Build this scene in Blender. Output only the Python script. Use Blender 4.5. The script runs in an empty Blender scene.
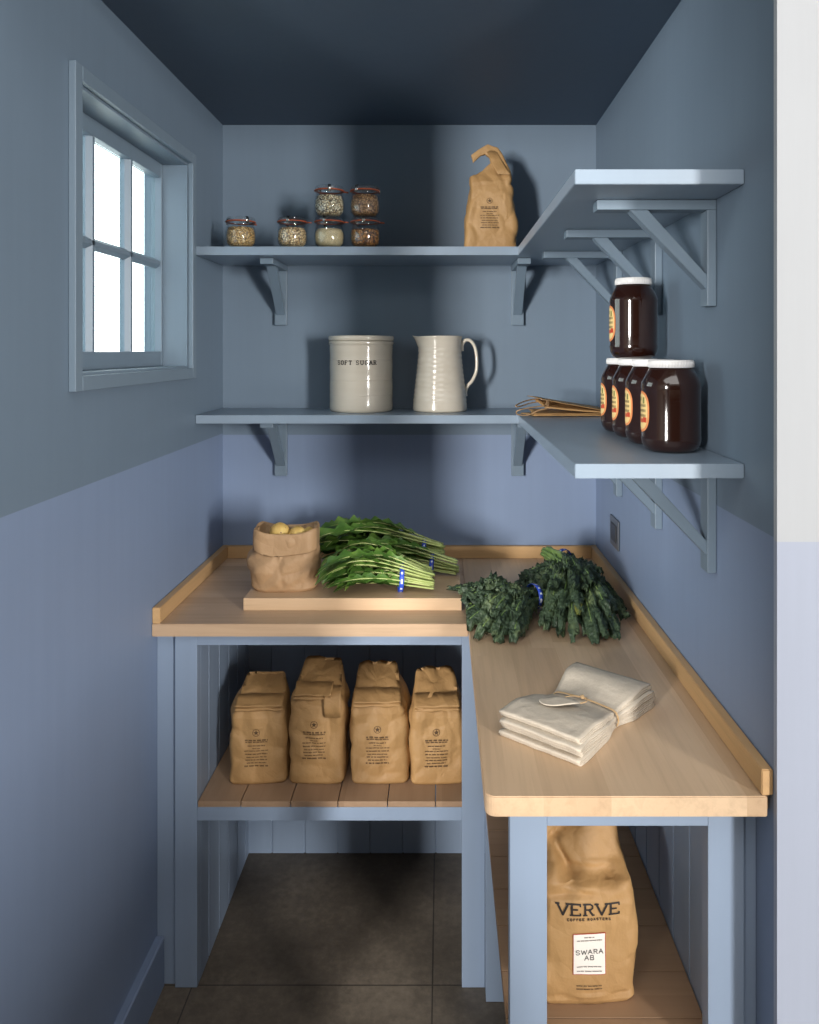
import bpy, bmesh, math, random
from mathutils import Vector, Matrix, noise
from mathutils.bvhtree import BVHTree
C = bpy.context.scene.collection
H = 1.615            # eye height; heights measured against the eye are written z(...)
def z(v): return H + v
V = Vector
F = 770.0
def lin(c):
    return tuple(((x/255)/12.92 if x/255 <= .04045 else ((x/255+.055)/1.055)**2.4) for x in c)

# ------------------------------------------------------------------ materials
def new_mat(name, rgb=(200,200,200), rough=.5, **kw):
    m = bpy.data.materials.new(name); m.use_nodes = True
    b = m.node_tree.nodes['Principled BSDF']
    b.inputs['Base Color'].default_value = (*lin(rgb), 1)
    b.inputs['Roughness'].default_value = rough
    for k, v in kw.items():
        b.inputs[k.replace('_', ' ')].default_value = v
    return m
class NT:
    def __init__(s, m): s.t = m.node_tree; s.b = s.t.nodes['Principled BSDF']
    def n(s, typ, **kw):
        x = s.t.nodes.new('ShaderNode'+typ)
        for k, v in kw.items():
            if k in x.bl_rna.properties and not k.startswith('in_'): setattr(x, k, v)
        return x
    def l(s, a, b): s.t.links.new(a, b)
    def math(s, op, a, b=None, clamp=False):
        x = s.n('Math', operation=op); x.use_clamp = clamp
        for i, v in enumerate((a, b)):
            if v is None: continue
            if isinstance(v, (int, float)): x.inputs[i].default_value = v
            else: s.l(v, x.inputs[i])
        return x.outputs[0]
    def noise(s, vec, scale, detail=3, rough=.5, dist=0):
        x = s.n('TexNoise'); x.inputs['Scale'].default_value = scale
        x.inputs['Detail'].default_value = detail; x.inputs['Roughness'].default_value = rough
        x.inputs['Distortion'].default_value = dist
        if vec is not None: s.l(vec, x.inputs['Vector'])
        return x.outputs['Fac']
    def vmap(s, src, scale):
        x = s.n('VectorMath', operation='MULTIPLY'); s.l(src, x.inputs[0]); x.inputs[1].default_value = scale
        return x.outputs[0]
    def mix(s, fac, a, b, blend='MIX'):
        x = s.n('Mix', data_type='RGBA', blend_type=blend)
        for i, v in ((0, fac), (6, a), (7, b)):
            if isinstance(v, (int, float)): x.inputs[i].default_value = v
            elif isinstance(v, tuple): x.inputs[i].default_value = (*v, 1)
            else: s.l(v, x.inputs[i])
        return x.outputs[2]
    def bump(s, h, strength, dist):
        x = s.n('Bump'); x.inputs['Strength'].default_value = strength; x.inputs['Distance'].default_value = dist
        s.l(h, x.inputs['Height']); s.l(x.outputs[0], s.b.inputs['Normal'])
    def ramp(s, fac, stops):
        x = s.n('ValToRGB'); e = x.color_ramp.elements
        while len(e) > 1: e.remove(e[-1])
        e[0].position = stops[0][0]; e[0].color = (*stops[0][1], 1)
        for p, c in stops[1:]:
            k = e.new(p); k.color = (*c, 1)
        s.l(fac, x.inputs[0]); return x.outputs[0]

UP = (108,125,142); LOWC = (125,142,170)
def paint(name, up, low=None, split=0, rough=.55, brush='v'):
    m = new_mat(name, up, rough); t = NT(m)
    g = t.n('NewGeometry'); pos = g.outputs['Position']
    c = lin(up)
    if low:
        sp = t.n('SeparateXYZ'); t.l(pos, sp.inputs[0])
        f = t.math('LESS_THAN', sp.outputs[2], split)
        c = t.mix(f, lin(up), lin(low))
    streak = t.noise(t.vmap(pos, (34,34,1.6) if brush == 'v' else (3,3,34)), 1.0, 4, .6)
    blot = t.noise(pos, 2.2, 3)
    v = t.math('ADD', t.math('MULTIPLY', streak, .10), t.math('MULTIPLY', blot, .12))
    v = t.math('ADD', v, .89)
    cc = t.mix(1.0, c, v, 'MULTIPLY')
    t.l(cc, t.b.inputs['Base Color'])
    t.bump(t.noise(t.vmap(pos, (90,90,5)), 1, 3), .10, .001)
    return m
M = {}
M['wall_l'] = paint('paint_wall_left', UP, LOWC, z(-.276))
M['wall_b'] = paint('paint_wall_back', UP, LOWC, z(-.281))
M['wall_r'] = paint('paint_wall_right', UP, LOWC, z(-.288))
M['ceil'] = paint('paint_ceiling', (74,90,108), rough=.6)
M['trim'] = paint('paint_trim', (114,131,146), rough=.45)
M['shelf'] = paint('paint_shelf', (130,147,164), rough=.36)
M['shelf'].node_tree.nodes['Principled BSDF'].inputs['Specular IOR Level'].default_value = 1.0
M['bracket'] = paint('paint_bracket', (112,129,144), rough=.45)
M['cab'] = paint('paint_cabinet', (138,155,178), rough=.40)
M['cab'].node_tree.nodes['Principled BSDF'].inputs['Specular IOR Level'].default_value = .95
M['white_up'] = paint('paint_white', (180,184,189), (166,174,192), z(-.292), rough=.7)
M['white_room'] = new_mat('paint_room_grey', (112,110,106), .8)

def wood(name, c1, c2, run='x', stave=.05, length=.9, rough=.45, dark=(120,92,64), gloss=.3, vary=.55):
    """timber; run = direction of the grain"""
    m = new_mat(name, c1, rough); t = NT(m)
    g = t.n('NewGeometry'); pos = g.outputs['Position']
    sp = t.n('SeparateXYZ'); t.l(pos, sp.inputs[0])
    along, across = (sp.outputs[0], sp.outputs[1]) if run == 'x' else (sp.outputs[1], sp.outputs[0])
    row = t.math('FLOOR', t.math('DIVIDE', across, stave))
    wn = t.n('TexWhiteNoise', noise_dimensions='1D'); t.l(row, wn.inputs['W'])
    al = t.math('ADD', t.math('DIVIDE', along, length), t.math('MULTIPLY', wn.outputs['Value'], 7.3))
    cb = t.n('CombineXYZ'); t.l(row, cb.inputs[0]); t.l(t.math('FLOOR', al), cb.inputs[1])
    wn2 = t.n('TexWhiteNoise', noise_dimensions='2D'); t.l(cb.outputs[0], wn2.inputs['Vector'])
    off = t.n('CombineXYZ'); t.l(wn2.outputs['Value'], off.inputs[2])
    off2 = t.vmap(off.outputs[0], (0,0,9.0))
    add = t.n('VectorMath', operation='ADD'); t.l(pos, add.inputs[0]); t.l(off2, add.inputs[1])
    sc = (3,60,60) if run == 'x' else (60,3,60)
    fine = t.noise(t.vmap(add.outputs[0], sc), 1, 5, .6, .4)
    sc2 = (9,260,260) if run == 'x' else (260,9,260)
    pore = t.noise(t.vmap(add.outputs[0], sc2), 1, 3, .6)
    tone = t.mix(t.math('MULTIPLY', wn2.outputs['Value'], vary), lin(c1), lin(c2))
    f = t.math('MULTIPLY', t.math('SUBTRACT', fine, .45), 1.6, True)
    tone = t.mix(f, tone, t.mix(.45, tone, lin(dark)))
    p = t.math('MULTIPLY', t.math('SUBTRACT', pore, .55), 1.2, True)
    tone = t.mix(p, tone, t.mix(.35, tone, lin(dark)))
    t.l(tone, t.b.inputs['Base Color'])
    t.bump(pore, .08, .0006)
    return m
M['top_x'] = wood('beech_counter_x', (208,180,150), (184,154,124), 'x', .052, vary=.8)
M['top_y'] = wood('beech_counter_y', (212,184,152), (186,156,124), 'y', .052, vary=.8)
M['upst_x'] = wood('pine_upstand_x', (202,166,120), (190,150,102), 'x', .2, 3)
M['upst_y'] = wood('pine_upstand_y', (202,166,120), (190,150,102), 'y', .2, 3)
M['board_y'] = wood('shelf_board_y', (166,138,112), (142,114,90), 'y', .124, 3)
M['board_x'] = wood('shelf_board_x', (168,138,110), (142,112,86), 'x', .105, 3)
M['cutboard'] = wood('cutting_board_wood', (206,176,142), (196,162,126), 'x', .30, 3, vary=.3)

def paper(name, c1=(188,150,100), c2=(158,120,74), rough=.62, crease=1.0):
    m = new_mat(name, c1, rough); t = NT(m)
    tc = t.n('TexCoord'); o = tc.outputs['Object']
    n1 = t.noise(o, 9, 4)
    n2 = t.noise(t.vmap(o, (500,500,30)), 1, 2)
    c = t.mix(n1, lin(c1), lin(c2))
    c = t.mix(t.math('MULTIPLY', n2, .25), c, t.mix(.5, c, lin((110,76,44))))
    t.l(c, t.b.inputs['Base Color'])
    vo = t.n('TexVoronoi', feature='DISTANCE_TO_EDGE'); vo.inputs['Scale'].default_value = 19
    nn = t.n('TexNoise'); nn.inputs['Scale'].default_value = 14; t.l(o, nn.inputs['Vector'])
    mx = t.n('VectorMath', operation='MULTIPLY_ADD'); t.l(nn.outputs['Color'], mx.inputs[0])
    mx.inputs[1].default_value = (.07,.07,.07); t.l(o, mx.inputs[2]); t.l(mx.outputs[0], vo.inputs['Vector'])
    h = t.math('ADD', t.math('MULTIPLY', t.math('MINIMUM', vo.outputs['Distance'], .35), .9), t.math('MULTIPLY', t.noise(o, 30, 4), .8))
    t.bump(h, .55*crease, .007)
    return m
M['paper'] = paper('kraft_paper')
M['paper2'] = paper('kraft_paper_pale', (186,152,114), (166,132,96))
M['paper_in'] = paper('kraft_paper_dark', (140,104,66), (120,88,54))
M['ink'] = new_mat('black_ink', (38,30,26), .7)
M['ink_soft'] = new_mat('printed_ink', (88,66,44), .7)
M['ink_blue'] = new_mat('slate_ink', (62,62,64), .5)
M['label_white'] = new_mat('label_white', (232,226,218), .55)
M['label_red'] = new_mat('label_red', (170,72,50), .55)
M['label_grey'] = new_mat('label_grey_print', (120,112,108), .6)

def cheap_glass(name, tint=(235,245,245), ior=1.45, extra=.0):
    m = bpy.data.materials.new(name); m.use_nodes = True
    nt = m.node_tree; nt.nodes.remove(nt.nodes['Principled BSDF'])
    out = nt.nodes['Material Output']
    tr = nt.nodes.new('ShaderNodeBsdfTransparent'); tr.inputs[0].default_value = (*lin(tint), 1)
    gl = nt.nodes.new('ShaderNodeBsdfGlossy'); gl.inputs['Roughness'].default_value = .03
    lw = nt.nodes.new('ShaderNodeLayerWeight'); lw.inputs['Blend'].default_value = .5
    pw = nt.nodes.new('ShaderNodeMath'); pw.operation = 'POWER'; pw.inputs[1].default_value = 4; nt.links.new(lw.outputs['Facing'], pw.inputs[0])
    fr = nt.nodes.new('ShaderNodeMath'); fr.operation = 'MULTIPLY_ADD'; fr.inputs[1].default_value = .55; fr.inputs[2].default_value = .045*ior; nt.links.new(pw.outputs[0], fr.inputs[0])
    mx = nt.nodes.new('ShaderNodeMixShader')
    nt.links.new(fr.outputs[0], mx.inputs[0]); nt.links.new(tr.outputs[0], mx.inputs[1]); nt.links.new(gl.outputs[0], mx.inputs[2])
    nt.links.new(mx.outputs[0], out.inputs[0])
    return m
M['pane'] = cheap_glass('window_glass', (240,248,247))
M['jarglass'] = cheap_glass('jar_glass', (252,254,254), 1.5)

# ------------------------------------------------------------------ mesh helpers
def mk(name, bm, mat, parent=None, smooth=False, loc=None, normals=True):
    if normals: bmesh.ops.recalc_face_normals(bm, faces=bm.faces[:])
    me = bpy.data.meshes.new(name); bm.to_mesh(me); bm.free()
    for p in me.polygons: p.use_smooth = smooth
    o = bpy.data.objects.new(name, me); C.objects.link(o)
    for mm in (mat if isinstance(mat, (list, tuple)) else [mat]): me.materials.append(mm)
    if parent is not None: o.parent = parent
    if loc is not None: o.location = loc
    return o
def thing(name, label, cat, loc=(0,0,0), rz=0, group=None):
    o = bpy.data.objects.new(name, None); C.objects.link(o); o.empty_display_size = .05
    o.location = loc; o.rotation_euler = (0,0,rz); return tag(o, label, cat, group)
def tag(o, label, cat, group=None):
    o['label'] = label; o['category'] = cat
    if group: o['group'] = group
    return o
def struct(name, bm, mat, parent=None, smooth=False):
    o = mk(name, bm, mat, parent, smooth)
    if parent is None: o['kind'] = 'structure'
    return o
def box(bm, x0, x1, y0, y1, z0, z1, bev=0, seg=2, mi=0):
    vs = [bm.verts.new((x,y,zz)) for x in (x0,x1) for y in (y0,y1) for zz in (z0,z1)]
    fs = [(0,1,3,2),(4,6,7,5),(0,4,5,1),(2,3,7,6),(0,2,6,4),(1,5,7,3)]
    faces = [bm.faces.new([vs[i] for i in f]) for f in fs]
    for f in faces: f.material_index = mi
    bm.normal_update()
    if bev:
        ed = {e for f in faces for e in f.edges}
        bmesh.ops.bevel(bm, geom=list(ed), offset=bev, segments=seg, affect='EDGES', profile=.5)
    return vs
def B(*a, **k):
    bm = bmesh.new(); box(bm, *a, **k); return bm
def prism(bm, pts, d0, d1, axis='y', bev=0):
    """pts 2-D outline, extruded along axis from d0 to d1"""
    def p3(p, d):
        return {'y': (p[0], d, p[1]), 'x': (d, p[0], p[1]), 'z': (p[0], p[1], d)}[axis]
    a = [bm.verts.new(p3(p, d0)) for p in pts]; b = [bm.verts.new(p3(p, d1)) for p in pts]
    n = len(pts); fs = [bm.faces.new(a), bm.faces.new(b[::-1])]
    for i in range(n): fs.append(bm.faces.new((a[i], b[i], b[(i+1)%n], a[(i+1)%n])))
    bmesh.ops.recalc_face_normals(bm, faces=fs)
    if bev:
        ed = {e for f in fs for e in f.edges}
        bmesh.ops.bevel(bm, geom=list(ed), offset=bev, segments=2, affect='EDGES')
def lathe(bm, prof, n=48, c=(0,0,0), mi=0, sq=None):
    rings = []
    for r, zz in prof:
        if r <= 1e-6: rings.append([bm.verts.new((c[0], c[1], c[2]+zz))])
        else: rings.append([bm.verts.new((c[0]+r*math.cos(2*math.pi*i/n), c[1]+r*math.sin(2*math.pi*i/n), c[2]+zz)) for i in range(n)])
    for a, b in zip(rings, rings[1:]):
        for i in range(n):
            j = (i+1) % n
            if len(a) == 1 and len(b) == 1: continue
            if len(a) == 1: f = bm.faces.new((a[0], b[j], b[i]))
            elif len(b) == 1: f = bm.faces.new((a[i], a[j], b[0]))
            else: f = bm.faces.new((a[i], a[j], b[j], b[i]))
            f.material_index = mi
    return rings
def tube(bm, pts, r, n=8, closed=False, mi=0, cap=True, flat=1.0, up=None):
    pts = [V(p) for p in pts]; m = len(pts)
    rr = r if isinstance(r, (list, tuple)) else [r]*m
    rings = []; prev = None
    for i, p in enumerate(pts):
        a = pts[(i-1) % m] if (closed or i > 0) else p
        b = pts[(i+1) % m] if (closed or i < m-1) else p
        t = (b-a); t = t.normalized() if t.length > 1e-9 else V((0,0,1))
        if prev is None:
            u = V(up) if up else V((0,0,1))
            if abs(t.dot(u)) > .95: u = V((0,1,0))
        else: u = prev
        u = (u - t*t.dot(u)).normalized(); prev = u; w = t.cross(u)
        rings.append([bm.verts.new(p + rr[i]*(math.cos(2*math.pi*k/n)*w + flat*math.sin(2*math.pi*k/n)*u)) for k in range(n)])
    rg = list(zip(rings, rings[1:])) + ([(rings[-1], rings[0])] if closed else [])
    for a, b in rg:
        for k in range(n):
            f = bm.faces.new((a[k], a[(k+1)%n], b[(k+1)%n], b[k])); f.material_index = mi
    if cap and not closed:
        for rgv in (rings[0], rings[-1]):
            f = bm.faces.new(rgv); f.material_index = mi
def catmull(pts, per=8):
    P = [V(p) for p in pts]; P = [2*P[0]-P[1]] + P + [2*P[-1]-P[-2]]; out = []
    for i in range(1, len(P)-2):
        p0, p1, p2, p3 = P[i-1:i+3]
        for k in range(per):
            t = k/per
            out.append(.5*((2*p1)+(p2-p0)*t+(2*p0-5*p1+4*p2-p3)*t*t+(3*p1-p0-3*p2+p3)*t**3))
    out.append(P[-2]); return out
def bez(p0, p1, p2, p3, n):
    return [((1-t)**3)*V(p0)+3*((1-t)**2)*t*V(p1)+3*(1-t)*t*t*V(p2)+t**3*V(p3) for t in [i/n for i in range(n+1)]]

# ------------------------------------------------------------------ stroke lettering
GL = {  # polylines on a unit cell; 's' marks ends that get a slab serif
 'V': ([[(0,1),(.5,0),(1,1)]], [(0,1),(1,1)]),
 'E': ([[(.12,0),(.12,1)],[(.12,1),(.92,1),(.92,.84)],[(.12,.52),(.66,.52)],[(.12,0),(.92,0),(.92,.16)]], [(.12,0),(.12,1)]),
 'R': ([[(.15,0),(.15,1),(.66,1),(.86,.86),(.86,.66),(.66,.5),(.15,.5)],[(.52,.5),(.86,0),(1,0)]], [(.15,0),(.15,1)]),
 'C': ([[(.92,.8),(.72,1),(.3,1),(.08,.75),(.08,.25),(.3,0),(.72,0),(.92,.2)]], []),
 'O': ([[(.3,0),(.08,.25),(.08,.75),(.3,1),(.7,1),(.92,.75),(.92,.25),(.7,0),(.3,0)]], []),
 'F': ([[(.15,0),(.15,1),(.9,1),(.9,.82)],[(.15,.52),(.7,.52)]], [(.15,0)]),
 'A': ([[(.02,0),(.5,1),(.98,0)],[(.2,.36),(.8,.36)]], [(.02,0),(.98,0)]),
 'S': ([[(.9,.82),(.7,1),(.3,1),(.1,.82),(.1,.66),(.3,.52),(.7,.48),(.9,.34),(.9,.18),(.7,0),(.3,0),(.1,.18)]], []),
 'T': ([[(.5,0),(.5,1)],[(.06,.82),(.06,1),(.94,1),(.94,.82)]], [(.5,0)]),
 'U': ([[(.12,1),(.12,.25),(.32,0),(.68,0),(.88,.25),(.88,1)]], [(.12,1),(.88,1)]),
 'G': ([[(.9,.8),(.7,1),(.3,1),(.08,.75),(.08,.25),(.3,0),(.7,0),(.9,.2),(.9,.45),(.6,.45)]], []),
 'W': ([[(0,1),(.26,0),(.5,.85),(.74,0),(1,1)]], [(0,1),(1,1)]),
 'B': ([[(.12,0),(.12,1),(.66,1),(.82,.88),(.82,.64),(.66,.52),(.12,.52)],[(.66,.52),(.9,.38),(.9,.12),(.68,0),(.12,0)]], []),
}
def stroke(quads, a, b, w):
    a = V((*a, 0)); b = V((*b, 0)); d = (b-a); L = d.length
    if L < 1e-6: return
    d /= L; n = V((-d.y, d.x, 0))*w/2; a = a-d*w*.3; b = b+d*w*.3
    k = max(1, int((b-a).length/.004))
    for i in range(k):
        p, q = a.lerp(b, i/k), a.lerp(b, (i+1)/k); quads.append([p-n, q-n, q+n, p+n])
def lettering(text, size, aspect=.85, gap=.3, weight=.16, serif=True, widths=None, arc=0, weight_h=None):
    quads = []; x = 0; w = size*aspect
    W1 = w; ww_ = lambda ch: W1*(.5 if ch == ' ' else 1.35 if ch == 'W' else 1)
    tot = sum((ww_(ch)+gap*size) for ch in text)-gap*size
    for ch in text:
        if ch == ' ': x += W1*.5+gap*size; continue
        pl, se = GL[ch]
        base = x; w = ww_(ch)
        for line in pl:
            for p, q in zip(line, line[1:]):
                horiz = abs(p[1]-q[1]) < .2
                ww = size*(weight_h if (horiz and weight_h) else weight)
                stroke(quads, (base+p[0]*w, p[1]*size), (base+q[0]*w, q[1]*size), ww)
        if serif:
            for s in se:
                ww = size*(weight_h or weight*.8)
                stroke(quads, (base+s[0]*w-size*.17, s[1]*size), (base+s[0]*w+size*.17, s[1]*size), ww)
        x += w+gap*size
    for q in quads:
        for v in q:
            v.x -= tot/2
            v.y += arc*(v.x/(tot/2))**2
    return quads
def print_on(bm_surf, quads, off, x0, z0, mi=0, dirv=(0,1,0), mapf=None, roll=0):
    """drops flat lettering quads (x,z) on to a surface seen along +Y; returns bmesh"""
    tree = BVHTree.FromBMesh(bm_surf) if bm_surf else None
    bm = bmesh.new(); cr, sr = math.cos(roll), math.sin(roll)
    for q in quads:
        vs = []
        for v in q:
            px, pz = x0+v.x*cr-v.y*sr, z0+v.x*sr+v.y*cr
            if mapf: p = mapf(px, pz)
            else:
                h = tree.ray_cast(V((px,-1,pz)), V((0,1,0)))
                if h[0] is None: vs = None; break
                p = h[0]+V((0,-off,0))
            vs.append(bm.verts.new(p))
        if vs: bm.faces.new(vs)
    return bm
def rowmarks(rnd, width, hgt, duty=.8):
    """a line of print too small to read: short upright marks"""
    quads = []; x = -width/2
    while x < width/2:
        wl = rnd.uniform(.004, .012)
        e = min(x+wl, width/2); t = x
        while t < e:
            w = hgt*.42
            quads.append([V((t,-hgt/2,0)), V((t+w,-hgt/2,0)), V((t+w,hgt/2,0)), V((t,hgt/2,0))]); t += hgt*.62
        x = e+hgt*.9
    return quads
def ringmark(r, w, n=20, cx=0, cy=0):
    q = []
    for i in range(n):
        a, b = 2*math.pi*i/n, 2*math.pi*(i+1)/n
        q.append([V((cx+(r-w)*math.cos(a),cy+(r-w)*math.sin(a),0)), V((cx+r*math.cos(a),cy+r*math.sin(a),0)),
                  V((cx+r*math.cos(b),cy+r*math.sin(b),0)), V((cx+(r-w)*math.cos(b),cy+(r-w)*math.sin(b),0))])
    return q
# ------------------------------------------------------------------ the room
XL, XR, YB, ZC = -.726, .51, 2.55, z(.745)
YN = 1.172
RM = 3.1     # the room in front is wider and taller
def S(name, *a, mat=None, bev=0): return struct(name, B(*a, bev=bev), mat)
# floor: dark stone slabs
mf = new_mat('stone_floor', (84,76,66), .55); t = NT(mf)
g = t.n('NewGeometry'); P = g.outputs['Position']; sp = t.n('SeparateXYZ'); t.l(P, sp.inputs[0])
n1 = t.noise(P, 3.5, 5, .6); n2 = t.noise(P, 42, 5, .7)
f = t.math('ADD', t.math('MULTIPLY', n1, .6), t.math('MULTIPLY', n2, .4))
c = t.ramp(f, [(.3, lin((72,64,55))), (.5, lin((96,87,76))), (.68, lin((124,113,99)))])
def joint(o, w, off):
    k = t.math('FRACT', t.math('DIVIDE', t.math('ADD', o, off), w))
    return t.math('LESS_THAN', k, .006)
j = t.math('MAXIMUM', joint(sp.outputs[0], .61, .62+.016), joint(sp.outputs[1], .60, 5*.6-1.956+.0))
c = t.mix(t.math('MULTIPLY', j, .75), c, lin((34,31,29)))
t.l(c, t.b.inputs['Base Color']); t.bump(t.math('SUBTRACT', n2, t.math('MULTIPLY', j, 1.0)), .3, .002)
S('floor', -5.4, 5.4, -8.2, 2.75, -.12, 0, mat=mf)
S('ceiling', XL-.2, XR+.1, YN, YB+.2, ZC, ZC+.12, mat=M['ceil'])
S('wall_back', XL-.2, XR+.2, YB, YB+.2, 0, ZC, mat=M['wall_b'])
# right wall and the white nib that ends it
S('wall_right', XR, XR+.12, YN+.0125, YB, 0, ZC, mat=M['wall_r'])
S('wall_front_right', XR, 5.4, YN, YN+.012, 0, RM, mat=M['white_up'])
S('wall_front_left', -5.4, XL, YN-.14, YN-.12, 0, RM, mat=M['white_up'])
S('wall_front_header', XL, XR, YN-.14, YN, ZC, RM, mat=M['white_up'])
# left wall with the window opening
wy0, wy1, wz0, wz1 = 1.525, 2.2, z(-.0515), z(.533)
bm = bmesh.new()
T = .125
box(bm, XL-T, XL, YN-.12, wy0, 0, ZC); box(bm, XL-T, XL, wy1, YB, 0, ZC)
box(bm, XL-T, XL, wy0, wy1, 0, wz0); box(bm, XL-T, XL, wy0, wy1, wz1, ZC)
struct('wall_left', bm, M['wall_l'])
# room behind the camera
bm = bmesh.new(); box(bm, -5.42, -5.4, -8.2, YN-.12, 0, RM); struct('wall_room_left', bm, M['white_room'])
bm = bmesh.new(); box(bm, 5.4, 5.42, -8.2, YN, 0, RM); struct('wall_room_right', bm, M['white_room'])
bm = bmesh.new(); box(bm, -5.4, 5.4, -8.22, -8.2, 0, RM); struct('wall_room_rear', bm, M['white_room'])
bm = bmesh.new(); box(bm, -5.4, 5.4, -8.2, YN, RM, RM+.05); struct('ceiling_room', bm, M['white_room'])
S('light_block_right', .62, .80, -1.2, .2, 0, .94, mat=M['white_room'])  # unseen low block, added to shade the foot of the left wall
S('light_block_left', -.95, -.78, -1.6, .05, 0, 1.06, mat=M['white_room'])  # added out of view to keep the left lamp off the lower right side
S('light_block_tall', -.86, -.42, -.72, -.6, 0, RM, mat=M['white_room'])  # unseen upright, added to block the left lamp from the nib
# baseboard
bm = bmesh.new(); prism(bm, [(XL,0),(XL+.02,0),(XL+.02,.122),(XL+.016,.125),(XL,.125)], YN-.1, 1.958, 'y')
struct('baseboard_left', bm, M['wall_l'])

# window: casing, reveal, frame with three by two lights
win = bpy.data.objects.new('window_1', None); C.objects.link(win); win['kind'] = 'structure'
win.location = (XL, 1.86, wz0)
def W(name, bm, mat):
    bmesh.ops.translate(bm, verts=bm.verts[:], vec=-win.location)
    return mk(name, bm, mat, win)
cx0, cx1 = XL+.0005, XL+.015
bm = bmesh.new()
cw = .030
box(bm, cx0, cx1, wy0-cw, wy0, wz0-cw, wz1+cw, bev=.0015); box(bm, cx0, cx1, wy1, wy1+.03, wz0-cw, wz1+cw, bev=.0015)
box(bm, cx0, cx1, wy0, wy1, wz1, wz1+cw, bev=.0015); box(bm, cx0, cx1, wy0, wy1, wz0-cw, wz0, bev=.0015)
W('casing', bm, M['trim'])
fx = -.794
bm = bmesh.new()      # jamb lining
for a in ((wy0, wy0+.006, wz0, wz1), (wy1-.006, wy1, wz0, wz1), (wy0+.006, wy1-.006, wz1-.006, wz1), (wy0+.006, wy1-.006, wz0, wz0+.006)):
    box(bm, XL-T+.01, XL, *a)
W('jamb_lining', bm, M['trim'])
gx = -.812            # glass plane
gy = [1.558, 1.752, 1.772, 1.968, 1.988, 2.176]    # glass extents, three columns
gz = [z(.000), z(.234), z(.256), z(.484)]
bm = bmesh.new()
box(bm, gx-.012, fx, wy0+.006, gy[0]-.004, wz0+.006, wz1-.006, bev=.002); box(bm, gx-.012, fx, gy[5]+.004, wy1-.006, wz0+.006, wz1-.006, bev=.002)
box(bm, gx-.012, fx, gy[0]-.004, gy[5]+.004, gz[3]+.004, wz1-.006, bev=.002); box(bm, gx-.012, fx, gy[0]-.004, gy[5]+.004, wz0+.006, gz[0]-.004, bev=.002)
W('sash_frame', bm, M['trim'])
def bar(c0, c1, a, b, vertical, name):
    # glazing bar with splayed sides: wide at the glass, narrower at the face
    bm = bmesh.new(); mid = (c0+c1)/2
    pts = [(gx-.012, c0), (gx+.002, c0-.003), (fx-.003, mid-.005), (fx-.003, mid+.005), (gx+.002, c1+.003), (gx-.012, c1)]
    if vertical: prism(bm, pts, a, b, 'z')
    else: prism(bm, [(x, zz) for x, zz in pts], a, b, 'y')
    W(name, bm, M['trim'])
for i in (1, 3): bar(gy[i], gy[i+1], wz0+.02, wz1-.02, True, 'glazing_bar')
bar(gz[1], gz[2], wy0+.02, wy1-.02, False, 'glazing_bar')
# bevelled putty edges round each light, then panes
for i in (0, 2, 4):
    for k in (0, 2):
        bm = bmesh.new(); box(bm, gx-.004, gx, gy[i]-.003, gy[i+1]+.003, gz[k]-.003, gz[k+1]+.003)
        W('pane', bm, M['pane'])
# exterior ledge
bm = B(XL-T-.09, XL-T+.02, wy0-.05, wy1+.05, wz0-.05, wz0+.001); W('outer_sill', bm, M['trim'])

# ------------------------------------------------------------------ wall shelves
def bracket(parent, o, ang, mat, arm=.222, post=.198, wdt=.040, th=.0185):
    """bracket in its own plane: u away from the wall, top at 0; the arm piece plus a slanted brace"""
    def place(bm):
        bmesh.ops.rotate(bm, verts=bm.verts[:], matrix=Matrix.Rotation(ang, 3, 'Z'))
        bmesh.ops.translate(bm, verts=bm.verts[:], vec=o)
    bm = bmesh.new(); g = .0006
    box(bm, g, arm, -wdt/2, wdt/2, -th-.0005, -.0005, bev=.0015)
    box(bm, g, .0175, -wdt/2, wdt/2, -post, -th-.0005, bev=.0015); place(bm)
    a = mk('bracket', bm, mat, parent)
    bm = bmesh.new()
    prism(bm, [(arm*.72,-th), (arm*.57,-th), (.0165,-.140), (.0165,-.166)], -wdt*.36, wdt*.36, 'y', bev=.001); place(bm)
    mk('brace', bm, mat, a)
def l_shelf(zt, zb, label, lab_ext):
    s = thing('corner_shelf', label, 'shelf', (0, 0, z(zb)), group='corner shelves on the walls')
    h = zt-zb
    bm = bmesh.new(); e = .001
    prism(bm, [(XL+e,YB-e),(XL+e,2.265),(.224,2.265),(.224,1.297),(XR-e,1.297),(XR-e,YB-e)], 0, h, 'z', bev=.0012)
    mk('shelf_board', bm, M['shelf'], s)
    # slightly set-in ends: brackets on the back wall and the right wall
    for x in (-.531, .249): bracket(s, V((x, YB, 0)), -math.pi/2, M['bracket'])
    for y in (1.4485, 1.80, 2.195): bracket(s, V((XR, y, 0)), math.pi, M['bracket'])
    return s
up = l_shelf(.3045, .2795, 'L-shaped blue painted corner shelf with brackets, the upper one level with the window top', 0)
lo = l_shelf(-.192, -.2165, 'L-shaped blue painted corner shelf with brackets, the lower one carrying crock and pitcher', 0)

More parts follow.
